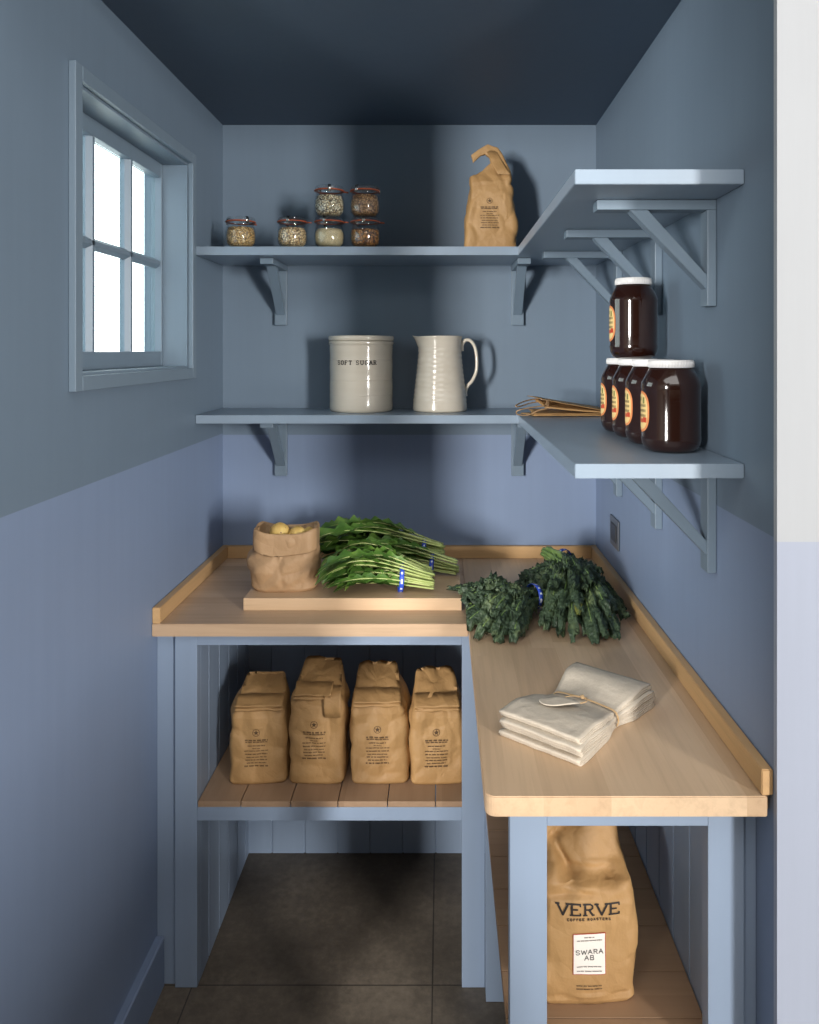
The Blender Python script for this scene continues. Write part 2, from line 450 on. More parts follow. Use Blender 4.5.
# ------------------------------------------------------------------ base cabinets
CT, CB = z(-.685), z(-.7165)
def beadboard(bm, u0, u1, z0, z1, d0, d1, axis, pitch, start):
    """boards with v grooves; outline in plan, extruded up. d0 = face, d1 = back"""
    pts = [(u0, d1), (u0, d0)]; u = start
    s = 1 if d1 > d0 else -1
    while u < u1-.01:
        if u > u0+.01: pts += [(u-.003, d0), (u-.0022, d0+s*.0035), (u+.0022, d0+s*.0035), (u+.003, d0)]
        u += pitch
    pts += [(u1, d0), (u1, d1)]
    if axis == 'y': pts = [(b, a) for a, b in pts]
    prism(bm, pts, z0, z1, 'z')
cab = thing('base_cabinet', 'blue painted open base cabinet along the back wall with four flour bags on its shelf', 'cabinet', (-.28, 1.95, 0))
def P_(name, bm, mat, parent, sm=False):
    bmesh.ops.translate(bm, verts=bm.verts[:], vec=-parent.location)
    return mk(name, bm, mat, parent, sm)
YC = 1.949
SB, ST = z(-1.158), z(-1.144)
P_('stile', B(-.676, -.620, YC, YC+.030, .001, CB-.0005, bev=.001), M['cab'], cab)
P_('stile', B(.0506, .1085, YC, YC+.030, .001, CB-.0005, bev=.001), M['cab'], cab)
P_('top_rail', B(-.620, .0506, YC, YC+.028, z(-.747), CB-.0005, bev=.001), M['cab'], cab)
P_('shelf_rail', B(-.620, .0506, YC+.001, YC+.028, z(-1.192), SB-.0003, bev=.001), M['cab'], cab)
P_('filler_strip', B(XL+.001, -.6765, YC+.012, YC+.030, .001, CB-.0005), M['cab'], cab)
bm = bmesh.new(); beadboard(bm, YC+.031, 2.470, .001, CB-.0005, -.620, -.640, 'y', .096, 2.048); P_('side_panel', bm, M['cab'], cab)
bm = bmesh.new(); beadboard(bm, -.64, .449, .001, CB-.0005, 2.470, 2.49, 'x', .105, -.545); P_('back_panel', bm, M['cab'], cab)
sx = [-.6195, -.510, -.384, -.264, -.138, -.0166, .108]
for a, b in zip(sx, sx[1:]):
    P_('shelf_board', B(a+.0012, b-.0012, YC+.002, 2.468, SB, ST, bev=.0008), M['board_y'], cab)

YR = 1.239
cab2 = thing('base_cabinet', 'blue painted open base cabinet along the right wall holding the large printed coffee bag', 'cabinet', (.30, 1.239, 0))
P_('stile', B(.109, .169, YR, YR+.028, .001, CB-.0005, bev=.001), M['cab'], cab2)
P_('stile', B(.428, .486, YR, YR+.028, .001, CB-.0005, bev=.001), M['cab'], cab2)
P_('top_rail', B(.169, .428, YR, YR+.026, z(-.766), CB-.0005, bev=.001), M['cab'], cab2)
P_('shelf_rail', B(.169, .428, YR+.001, YR+.026, z(-1.21), SB-.0003, bev=.001), M['cab'], cab2)
P_('side_rail', B(.113, .135, YR+.030, 1.905, z(-1.192), SB-.0003, bev=.001), M['cab'], cab2)
P_('rear_post', B(.109, .155, 1.906, YC-.001, .001, SB-.0003, bev=.001), M['cab'], cab2)
P_('filler_strip', B(.4863, XR-.001, YR+.010, YR+.028, .001, CB-.0005), M['cab'], cab2)
bm = bmesh.new(); beadboard(bm, YR+.03, 2.469, .001, CB-.0005, .450, .470, 'y', .098, 1.40); P_('side_panel', bm, M['cab'], cab2)
ys = [YR+.03, 1.318, 1.418, 1.530, 1.635, 1.740, 1.833, 1.94, 2.045, 2.15, 2.255, 2.36, 2.468]
for a, b in zip(ys, ys[1:]):
    P_('shelf_board', B(.1095, .4485, a+.0009, b-.0009, SB, ST, bev=.0008), M['board_x'], cab2)

# ------------------------------------------------------------------ worktop
wt = thing('worktop', 'pale timber L-shaped worktop with raised timber upstand along the walls', 'worktop', (0, 1.9, CB))
def w_poly(pts, z0, z1, mat, name, bev=.0015):
    bm = bmesh.new(); prism(bm, pts, z0, z1, 'z', bev=bev); P_(name, bm, mat, wt)
w_poly([(XL+.001,1.924),(.0655,1.924),(.0655,YB-.001),(XL+.001,YB-.001)], CB, CT, M['top_x'], 'counter_board')
r = .016; arc = [(.0665+r-r*math.cos(a), 1.181+r-r*math.sin(a)) for a in [math.pi/2*i/6 for i in range(7)]]
w_poly([(.0665,YB-.001)]+arc+[(.4995,1.181),(.4995,1.20),(XR-.001,1.20),(XR-.001,YB-.001)], CB, CT, M['top_y'], 'counter_board')
UT = CT+.040
w_poly([(XL+.001,1.926),(XL+.021,1.926),(XL+.021,YB-.001),(XL+.001,YB-.001)], CT+.0003, UT, M['upst_y'], 'upstand')
w_poly([(XL+.0212,YB-.021),(XR-.0192,YB-.021),(XR-.0192,YB-.001),(XL+.0212,YB-.001)], CT+.0003, UT, M['upst_x'], 'upstand')
w_poly([(XR-.019,1.183),(XR-.001,1.183),(XR-.001,YB-.001),(XR-.019,YB-.001)], CT+.0003, UT, M['upst_y'], 'upstand')

# socket on the right wall
so = thing('wall_outlet', 'dark grey outlet plate on the blue right wall above the kale', 'outlet', (XR-.001, 2.258, z(-.535)))
P_('cover_plate', B(XR-.006, XR-.001, 2.206, 2.312, z(-.578), z(-.492), bev=.0015), new_mat('plate_grey', (84,88,94), .35, Metallic=.3), so)
P_('socket_insert', B(XR-.0085, XR-.0062, 2.226, 2.292, z(-.560), z(-.510), bev=.001), new_mat('insert_black', (26,26,30), .4), so)
# ------------------------------------------------------------------ paper bags
def rrect(a, b, r, kf=32, ks=16, kc=4):
    r = min(r, a*.95, b*.95); pts = []
    def seg(p, q, k):
        for i in range(k): pts.append((p[0]+(q[0]-p[0])*i/k, p[1]+(q[1]-p[1])*i/k))
    def corner(cx, cy, a0):
        for i in range(kc): t = a0+math.pi/2*i/kc; pts.append((cx+r*math.cos(t), cy+r*math.sin(t)))
    seg((-a+r,-b), (a-r,-b), kf); corner(a-r, -b+r, -math.pi/2)
    seg((a,-b+r), (a,b-r), ks); corner(a-r, b-r, 0)
    seg((a-r,b), (-a+r,b), kf); corner(-a+r, b-r, math.pi/2)
    seg((-a,b-r), (-a,-b+r), ks); corner(-a+r, -b+r, math.pi)
    return pts
def interp(keys, v):
    for (v0, a), (v1, b) in zip(keys, keys[1:]):
        if v <= v1+1e-9:
            t = (v-v0)/(v1-v0) if v1 > v0 else 0
            t2 = t*t*(3-2*t); t = t*.5+t2*.5
            return [x+(y-x)*t for x, y in zip(a, b)]
    return keys[-1][1]
def crease(p, sc, seed):
    q = V((p.x*sc+seed*3.1, p.y*sc+seed*1.7, p.z*sc*.8+seed))
    q = q + noise.noise_vector(q*.7)*.45
    d = noise.voronoi(q)[0]
    return min(d[1]-d[0], .55)-.25
def bag_loft(keys, rings=60, seed=0, amp=.004, sc=22, capz=None, gusset=0, topcap=True, bulge=.004, calm=None, ang=False):
    """keys: (v, [cx, cy, cz, a, b, r, tilt_x, tilt_y]); tilt raises z with y (tilt_x) or x (tilt_y)"""
    bm = bmesh.new(); R = []
    for i in range(rings+1):
        v = i/rings; cx, cy, cz, a, b, r, tx, ty = interp(keys, v)
        ring = []
        for x, y in rrect(a, b, r):
            bx = bulge*(1-(x/a)**2)*(1 if y > 0 else -1)*(abs(y)/b > .8); by = 0; ca, sa = (math.cos(ty), math.sin(ty)) if ang else (1, ty)
            if abs(x)/a > .8: by = (bulge-gusset*v)*(1-(y/b)**2)*(1 if x > 0 else -1)
            ring.append(bm.verts.new((cx+x*ca+by, cy+y+bx, cz+tx*y+sa*x)))
        R.append(ring)
    n = len(R[0])
    for A, B_ in zip(R, R[1:]):
        for k in range(n): bm.faces.new((A[k], A[(k+1)%n], B_[(k+1)%n], B_[k]))
    def cap(ring, flip, dome):
        c = sum((v.co for v in ring), V((0,0,0)))/n; prev = ring
        for s in (.8, .55, .3):
            cur = [bm.verts.new(c+(v.co-c)*s+V((0,0,dome*(1-s)))) for v in ring]
            for k in range(n): bm.faces.new((prev[k], prev[(k+1)%n], cur[(k+1)%n], cur[k]))
            prev = cur
        cv = bm.verts.new(c+V((0,0,dome)))
        for k in range(n): bm.faces.new((prev[k], prev[(k+1)%n], cv))
    cap(R[0], True, .002)
    if topcap: cap(R[-1], False, .004)
    bmesh.ops.recalc_face_normals(bm, faces=bm.faces[:]); bm.normal_update()
    zmin = min(v.co.z for v in bm.verts)
    disp = []
    for v in bm.verts:
        d = amp*2.2*crease(v.co, sc, seed)+amp*.9*noise.noise(v.co*14+V((seed,0,0)))
        if calm and v.co.y < 0: d *= calm(v.co)
        disp.append(v.normal*d)
    for v, d in zip(bm.verts, disp): v.co += d*min(1, max(.0, (v.co.z-zmin)/.022))
    for v in bm.verts:
        if v.co.z < zmin+.001: v.co.z = max(v.co.z, zmin)
    lo = min(v.co.z for v in bm.verts)
    for v in bm.verts: v.co.z = max(v.co.z-lo, 0) if v.co.z-lo > .0025 else 0
    return bm
def ribbon(bm, prof, x0, x1, nx=16, th=.0009, jit=.0015, seed=0, taper=0):
    """folded paper: profile in (y,z) swept along x"""
    prof = [V((0, p[0], p[1])) for p in prof]; m = len(prof); top = []; bot = []
    for i in range(nx+1):
        t = i/nx; x = x0+(x1-x0)*t; ra = []; rb = []
        for j, p in enumerate(prof):
            a = prof[max(j-1,0)]; b = prof[min(j+1,m-1)]; d = (b-a).normalized(); nn = V((0,-d.z,d.y))
            w = V((0, jit*noise.noise(V((x*30+seed, j*.7, 1))), jit*noise.noise(V((x*30+seed, j*.7, 7)))))
            xx = x*(1-taper*j/m)
            ra.append(bm.verts.new(V((xx,p.y,p.z))+w+nn*th)); rb.append(bm.verts.new(V((xx,p.y,p.z))+w-nn*th))
        top.append(ra); bot.append(rb)
    for g in (top, bot):
        for i in range(nx):
            for j in range(m-1): bm.faces.new((g[i][j], g[i+1][j], g[i+1][j+1], g[i][j+1]))
    for i in range(nx):
        for j in (0, m-1): bm.faces.new((top[i][j], top[i+1][j], bot[i+1][j], bot[i][j]))
    for i in (0, nx):
        for j in range(m-1): bm.faces.new((top[i][j], top[i][j+1], bot[i][j+1], bot[i][j]))

def bag_print(surf, parent, cz, cx, rnd, s=1.0, roll=0):
    """round emblem and lines of print too small to read"""
    q = ringmark(.0085*s, .0011*s)+ringmark(.0035*s, .0018*s, 10)
    for k in range(5):
        a = math.pi/2+k*2*math.pi/5; stroke(q, (0,0), (.0058*s*math.cos(a), .0058*s*math.sin(a)), .0012*s)
    mk('emblem', print_on(surf, q, .0013, cx, cz, roll=roll), M['ink_soft'], parent, normals=False)
    q = []
    rows = [(.018,.052,.0036),(.0225,.050,.0026),(.031,.040,.0024),(.037,.018,.0018),(.0425,.054,.0022),(.050,.052,.0026),(.0575,.046,.0022),(.064,.050,.0026),(.071,.044,.0024),(.078,.054,.0034)]
    for dz, w, h in rows:
        for k in rowmarks(rnd, w*s, h*s): q.append([v+V((0,-dz*s,0)) for v in k])
    mk('printed_text', print_on(surf, q, .0013, cx, cz, roll=roll), M['ink_soft'], parent, normals=False)

def flour_bag(px0, px1, ytop, yfold, label, seed, rz=0, flap=0, Yf=2.028, skew=0, loc=None, fs=1.0):
    f = F/Yf; w = (px1-px0)/f; xc = ((px0+px1)/2-442)/f
    hf = (782-yfold)/f; fb = F/(Yf+.105); hb = z(-1.144) and (350+1.144*fb-ytop)/fb
    d = .052; a = w/2-.0035; o = thing('flour_bag', label, 'paper bag', (xc, Yf+d+.002, ST+.0006), rz, 'kraft paper flour bags on the cabinet shelf')
    m = (hf+hb)/2; tx = (hb-hf)/(2*d)*.92
    keys = [(0, [0,0,0,a*.93,d*.93,.010,0,0]), (.04, [0,0,.006,a,d,.011,0,0]), (.45,[0,0,m*.5,a*1.02,d,.013,tx*.2,0]),
            (.8, [skew*.4,0,m*.86,a*.97,d*.98,.012,tx*.75,0]), (1, [skew,.004,m,a*.90,d*.95,.010,tx,0])]
    bm = bag_loft(keys, 70, seed, .0056, 15, calm=lambda c: .55 if abs(c.x) < a*.5 and .05 < c.z < hf*.75 else 1)
    # the rear of the top panel is drawn in by the folds
    for v in bm.verts:
        if v.co.z > hf*.92: k = min(1, (v.co.z-hf*.92)/(hb-hf+.01)); v.co.x = skew*k+(v.co.x)*(1-.22*k)
    surf = bm.copy(); b = mk('bag_body', bm, M['paper'], o, True)
    rnd = random.Random(seed); bag_print(surf, o, hf*.705, -.004+skew*.3, rnd, fs*1.13); surf.free()
    # rolled closure: three layers stepping forward over the front edge
    bm = bmesh.new(); y0 = -d*.98
    sl = (hb-hf)/(2*d)
    prof = [(y0+.034, hf+.034*sl+.007), (y0+.016, hf+.0195), (y0-.006, hf+.0135), (y0-.0085, hf+.0115), (y0-.006, hf+.0105), (y0+.010, hf+.0135), (y0+.013, hf+.012), (y0+.010, hf+.0085),
            (y0-.003, hf+.0040), (y0-.0055, hf+.0015), (y0-.003, hf-.002), (y0+.003, hf-.003)]
    ribbon(bm, prof, -a*.86+skew, a*(.84-flap*.8)+skew, 18, .0007, .0035, seed)
    mk('rolled_fold', bm, M['paper'], o, True)
    if flap:
        bm = bmesh.new()
        prof = [(y0+.028, hf+.026*sl+.004), (y0+.006, hf+.011), (y0-.007, hf+.002), (y0-.0085, hf-.02), (y0-.006, hf-.046*flap/.35)]
        ribbon(bm, prof, a*(.84-flap*1.6)+skew, a*.9+skew, 10, .0007, .004, seed+4, taper=-.02)
        mk('corner_flap', bm, M['paper'], o, True)
    return o
flour_bag(227, 285.5, 670, 708, 'brown paper flour bag at the left end of the cabinet shelf, lowest top', 3, rz=.06, skew=.004)
flour_bag(288, 344, 656, 697, 'tallest brown flour bag, second from left, its corner folded down in front', 8, rz=-.03, flap=.35, skew=.003)
flour_bag(350, 408.5, 660, 704, 'brown paper flour bag second from right on the cabinet shelf, narrow top panel', 14, rz=.02, skew=-.006)
flour_bag(409, 465, 666, 708, 'brown flour bag at the right end of the row, partly behind the blue post', 21, rz=.05, skew=-.002, Yf=2.026)

# bag on the upper shelf, top twisted over to the left
o = thing('flour_bag', 'brown paper bag with a twisted open top standing alone on the upper shelf', 'paper bag', (.150, 2.395, z(.3045)+.0006), -.02)
keys = [(0, [0,0,0,.074,.040,.012,0,0]), (.04,[0,0,.007,.079,.045,.012,0,0]), (.35,[0,0,.095,.079,.046,.014,0,0]), (.50,[.002,0,.16,.068,.044,.014,0,.0]),
        (.60,[-.001,.0,.212,.062,.040,.010,0,.02]), (.66,[-.001,0,.232,.059,.030,.006,0,.04]), (.72,[.0125,0,.256,.043,.018,.004,0,.14]), (.78,[.021,-.002,.285,.022,.011,.003,0,.48]),
        (.83,[.010,-.003,.307,.019,.007,.002,0,.94]), (.88,[-.012,-.004,.3175,.0155,.005,.002,0,1.37]), (.94,[-.031,-.004,.3085,.0115,.004,.002,0,1.67]), (1,[-.056,-.004,.288,.0135,.003,.0015,0,1.85])]
bm = bag_loft(keys, 90, 5, .0052, 17, calm=lambda c: .5 if abs(c.x) < .04 and c.z < .17 else (1 if c.z < .26 else .45), ang=True, bulge=.002)
surf = bm.copy(); mk('bag_body', bm, M['paper'], o, True)
bag_print(surf, o, .150, -.004, random.Random(77), 1.05); surf.free()
bm = bmesh.new(); ribbon(bm, [(-.040,.232),(-.030,.252),(-.018,.280),(-.010,.312)], .022, .060, 10, .0007, .004, 3, taper=.2)
for v in bm.verts: v.co.x -= (v.co.z-.232)*.40
mk('side_flap', bm, M['paper'], o, True)

# large coffee bag in the right cabinet
f = F/1.345
o = thing('coffee_bag', 'large brown paper coffee bag with dark lettering and white label in the right cabinet', 'coffee bag', ((587-442)/f, 1.345+.062, ST+.0006), .04)
keys = [(0, [0,0,0,.078,.056,.014,0,0]), (.03,[0,0,.008,.084,.061,.014,0,0]), (.3,[0,0,.085,.087,.062,.018,0,0]), (.55,[0,0,.175,.086,.062,.016,0,0]),
        (.66,[0,.002,.208,.080,.056,.014,0,0]), (.73,[-.002,.016,.236,.078,.036,.012,.1,0]), (.86,[-.004,.028,.300,.070,.018,.008,.2,0]), (1,[-.010,.034,.362,.060,.007,.003,.2,0])]
bm = bag_loft(keys, 96, 31, .0062, 11, calm=lambda c: .35 if abs(c.x) < .07 and .02 < c.z < .185 else 1.5)
# deep tuck across the shoulder of the bag, and a knot of creases at its left end
for v in bm.verts:
    if v.co.y < .01:
        x, h = v.co.x, v.co.z
        k = math.exp(-((h-.212)/.011)**2)*(1/(1+math.exp(-(x+.036)/.004)))*(1/(1+math.exp((x-.052)/.004)))
        v.co.y += .024*k
        k2 = math.exp(-((h-.200)/.008)**2)*math.exp(-((x-.01)/.05)**2); v.co.y -= .009*k2
        d = (x+.045)*.55-(h-.262)
        v.co.y += .017*math.exp(-(d/.006)**2)*math.exp(-((x+.03)/.05)**2)
        d = (x+.040)+(h-.235)*.55
        v.co.y += .015*math.exp(-(d/.007)**2)*math.exp(-((h-.235)/.028)**2)
        v.co.y -= .010*math.exp(-((x+.056)/.012)**2-((h-.236)/.022)**2)
surf = bm.copy(); body = mk('bag_body', bm, M['paper'], o, True)
q = lettering('VERVE', .0180, 1.02, .24, .20, True, arc=.0022, weight_h=.15)
mk('brand_lettering', print_on(surf, q, .0014, 0, .159), M['ink'], o, normals=False)
q = lettering('COFFEE ROASTERS', .0038, .85, .55, .26, False)
mk('small_lettering', print_on(surf, q, .0012, 0, .150), M['ink'], o, normals=False)
lab = bmesh.new()
def flatpatch(x0, x1, z0, z1, off, n=8):
    qs = []
    for i in range(n):
        for j in range(n):
            a, b = x0+(x1-x0)*i/n, x0+(x1-x0)*(i+1)/n; c_, d_ = z0+(z1-z0)*j/n, z0+(z1-z0)*(j+1)/n
            qs.append([V((a,c_,0)), V((b,c_,0)), V((b,d_,0)), V((a,d_,0))])
    return print_on(surf, qs, off, 0, 0)
lb = mk('paper_label', flatpatch(-.0285, .0295, .0565, .1280, .0012), M['label_red'], o)
mk('label_field', flatpatch(-.0272, .0282, .0578, .1267, .0017), M['label_white'], lb)
q = []
for txt, zz, s in (('SWARA', .0925, .0075), ('AB', .0820, .0075)):
    q += [[v+V((0,zz,0)) for v in k] for k in lettering(txt, s, 1.0, .28, .16, False)]
mk('label_lettering', print_on(surf, q, .0025, .0005, 0), M['ink_blue'], lb, normals=False)
rnd = random.Random(4)
for rows_ in (((.1215,.018,.0020), (.1160,.044,.0018)), ((.0705,.044,.0019), (.0630,.044,.0019))):
    q = []
    for zz, w_, h_ in rows_: q += [[v+V((0,zz,0)) for v in k] for k in rowmarks(rnd, w_, h_)]
    mk('label_small_print', print_on(surf, q, .0023, .0005, 0), M['label_grey'], lb, normals=False)
q = []
for zz, w_ in ((.0375,.044), (.0320,.045)): q += [[v+V((0,zz,0)) for v in k] for k in rowmarks(rnd, w_, .0019)]
mk('printed_text', print_on(surf, q, .0012, 0, 0), M['ink'], o, normals=False)
surf.free()

# paper sack of potatoes with its rim folded out
o = thing('potato_sack', 'crumpled brown paper sack with a turned-down rim holding yellow potatoes', 'paper sack', ((286-442)/363, 2.125, z(-.652)+.0008), .05)
keys = [(0, [0,0,0,.076,.052,.030,0,0]), (.05,[0,0,.008,.086,.058,.034,0,0]), (.35,[-.002,0,.055,.094,.062,.036,0,0]), (.62,[-.002,0,.096,.088,.058,.030,0,0]),
        (.85,[.002,0,.136,.080,.054,.026,0,0]), (1,[.002,0,.165,.079,.054,.024,0,0])]
bm = bag_loft(keys, 64, 41, .0095, 14, topcap=False)
top = [v for v in bm.verts if v.co.z > .177]
for v in bm.verts:
    if v.co.z > .11: v.co.z -= .012*(v.co.z-.11)/.055*max(0, 1-abs(v.co.x/.075)**3)
ed = [e for e in bm.edges if e.is_boundary]
r = bmesh.ops.extrude_edge_only(bm, edges=ed); nv = [g for g in r['geom'] if isinstance(g, bmesh.types.BMVert)]
for v in nv: v.co = V(((v.co.x)*.95, v.co.y*.95, v.co.z-.001))
ed = [e for e in bm.edges if e.is_boundary]
r = bmesh.ops.extrude_edge_only(bm, edges=ed)
for v in [g for g in r['geom'] if isinstance(g, bmesh.types.BMVert)]: v.co = V((v.co.x*.93, v.co.y*.90, v.co.z-.09))
mk('sack_body', bm, M['paper2'], o, True)
bm = bmesh.new(); N = 96; rings = []
base = rrect(.083, .058, .026, 20, 12, 4); N = len(base)
def rimz(x): return .165-.012*max(0, 1-abs((x-.002)/.075)**3)
for j, (s, dz) in enumerate([(.965,-.004), (.98,.003), (1.0,.0035), (1.025,-.002), (1.035,-.018), (1.035,-.036), (1.045,-.052), (1.04,-.054), (1.025,-.050)]):
    rg = []
    for x, y in base:
        w_ = .0035*noise.noise(V((x*38, y*38, j*.35))); hem = .006*noise.noise(V((x*14, y*14, 3))) if j > 4 else 0
        rg.append(bm.verts.new((x*(s+w_*6)+.002, y*(s+w_*8), rimz(x)+dz+hem)))
    rings.append(rg)
for A, B_ in zip(rings, rings[1:]):
    for k in range(N): bm.faces.new((A[k], A[(k+1)%N], B_[(k+1)%N], B_[k]))
mk('turned_rim', bm, M['paper2'], o, True)
mp = new_mat('potato_skin', (206,172,96), .5); t = NT(mp); tc = t.n('TexCoord')
c = t.ramp(t.noise(tc.outputs['Object'], 30, 5), [(.3, lin((186,146,78))), (.55, lin((214,182,106))), (.8, lin((226,200,132)))])
c = t.mix(t.math('GREATER_THAN', t.noise(tc.outputs['Object'], 130, 2), .70), c, lin((140,100,56)))
t.l(c, t.b.inputs['Base Color']); t.bump(t.noise(tc.outputs['Object'], 60, 4), .2, .002)
def potato(px, pyt, Y, rx, ry, rzz, seed, label, rot=0):
    f = F/Y; bm = bmesh.new(); bmesh.ops.create_icosphere(bm, subdivisions=4, radius=1)
    for v in bm.verts:
        n_ = 1+.10*noise.noise(v.co*1.1+V((seed,0,0)))+.03*noise.noise(v.co*3+V((seed,0,0)))
        v.co = V((v.co.x*rx, v.co.y*ry, v.co.z*rzz))*n_
    q = mk('potato', bm, mp, None, True); q.location = ((px-442)/f, Y, z((350-pyt)/f)-rzz); q.rotation_euler = (0, rot, .3*seed)
    return tag(q, label, 'potato')
potato(279.5, 522.5, 2.105, .0265, .026, .026, 1, 'yellow potato at the left of the paper sack mouth, highest one', .15)
potato(297.5, 526.0, 2.10, .0265, .026, .025, 2, 'yellow potato in the middle of the paper sack mouth')
potato(309.0, 527.0, 2.115, .020, .022, .024, 3, 'small yellow potato at the right rim of the paper sack')
# a layer below carries the three on top
for k, (x_, y_) in enumerate(((-.46,2.10), (-.40,2.13))):
    potato(442+x_*F/y_, 350+(.652-.088)*F/y_, y_, .026, .026, .026, 5+k, 'yellow potato buried under the top ones in the paper sack, ' + ('left one' if k == 0 else 'right one'))

# folded carrier bags lying on the lower shelf
zb = z(-.192)
o = thing('paper_carrier_bag', 'flattened brown paper carrier bag with cord handles lying on the lower shelf', 'paper bag', (.31, 2.28, zb+.0006), 0)
def sheet(bm, corners, th, seed, nx=20, ny=12, amp=.0015):
    """four corners; slab of thickness th with soft ripples"""
    a, b, c_, d_ = [V(p) for p in corners]; G = []
    for s in (0, 1):
        g_ = []
        for i in range(nx+1):
            row = []
            for j in range(ny+1):
                u, v_ = i/nx, j/ny; p = (a*(1-u)+b*u)*(1-v_)+(d_*(1-u)+c_*u)*v_
                p = p+V((0,0,amp*noise.noise(V((p.x*30+seed, p.y*30, seed)))+th*s)); row.append(bm.verts.new(p))
            g_.append(row)
        G.append(g_)
    for g_ in G:
        for i in range(nx):
            for j in range(ny): bm.faces.new((g_[i][j], g_[i+1][j], g_[i+1][j+1], g_[i][j+1]))
    for i in range(nx):
        for j in (0, ny): bm.faces.new((G[0][i][j], G[0][i+1][j], G[1][i+1][j], G[1][i][j]))
    for j in range(ny):
        for i in (0, nx): bm.faces.new((G[0][i][j], G[0][i][j+1], G[1][i][j+1], G[1][i][j]))
bm = bmesh.new()
sheet(bm, [(-.045,-.075,.002), (.19,-.065,.002), (.19,.10,.002), (-.075,.02,.002)], .003, 1)
sheet(bm, [(-.045,-.07,.006), (.19,-.06,.006), (.19,.10,.006), (-.05,.03,.013)], .002, 2)
mk('bag_body', bm, M['paper'], o, True)
bm = bmesh.new()
sheet(bm, [(-.008,-.050,.022), (.17,-.055,.008), (.17,.07,.012), (-.030,.05,.040)], .004, 3)
sheet(bm, [(-.010,-.040,.045), (.17,-.05,.013), (.17,.08,.016), (-.050,.07,.052)], .0015, 5)
mk('front_panel', bm, M['paper'], o, True)
bm = bmesh.new()
sheet(bm, [(-.012,-.048,.020), (-.006,-.050,.046), (.004,-.04,.046), (.0,-.04,.020)], .003, 7, 6, 6)
mk('end_fold', bm, M['paper2'], o, True)
for a_, nm in (([(-.01,-.05,.030), (-.05,-.07,.027), (-.085,-.09,.022), (-.098,-.09,.016), (-.092,-.08,.007), (-.062,-.07,.005), (-.030,-.06,.018), (-.004,-.05,.022)], 0),
           ([(-.012,.03,.038), (-.045,.01,.034), (-.085,-.04,.027), (-.096,-.05,.030), (-.080,-.02,.036), (-.050,.02,.042), (-.014,.05,.044)], 1)):
    bm = bmesh.new(); tube(bm, catmull(a_, 8), .0019, 8); mk('cord_handle', bm, M['paper2'], o, True)
# ------------------------------------------------------------------ jars, crock, pitcher
rub = new_mat('rubber_ring', (158,78,48), .5); steel = new_mat('steel_clip', (170,165,158), .25, Metallic=1.0)
def grain_mat(name, cols, size):
    m = new_mat(name, cols[0], .6); t = NT(m); g = t.n('NewGeometry')
    vo = t.n('TexVoronoi'); vo.inputs['Scale'].default_value = 1/size; t.l(g.outputs['Position'], vo.inputs['Vector'])
    wn = t.n('TexWhiteNoise', noise_dimensions='3D'); t.l(vo.outputs['Color'], wn.inputs['Vector'])
    n = len(cols)
    c = t.ramp(wn.outputs['Value'], [(i/n, lin(cc)) for i, cc in enumerate(cols)])
    c = t.mix(t.math('MULTIPLY', t.math('GREATER_THAN', vo.outputs['Distance'], .55), .7), c, lin((46,34,22)))
    t.l(c, t.b.inputs['Base Color']); t.bump(t.math('MULTIPLY', vo.outputs['Distance'], -1.0), .9, size*.5); return m
GR = {
 'oats': grain_mat('barley', [(228,192,136),(208,166,104),(236,206,156),(182,140,84)], .0042),
 'mix': grain_mat('sunflower', [(238,206,160),(220,182,132),(156,120,80),(244,220,178)], .0046),
 'seed': grain_mat('mixed_seed', [(236,222,188),(76,58,42),(210,184,140),(240,230,204)], .0044),
 'dark': grain_mat('brown_grain', [(186,144,100),(160,116,78),(206,164,122),(134,96,62)], .0042),
 'white': grain_mat('flour_fine', [(240,220,178),(232,210,166)], .0012),
 'amber': grain_mat('amber_grain', [(206,140,72),(172,106,50),(226,166,98),(110,66,34)], .0050),
}
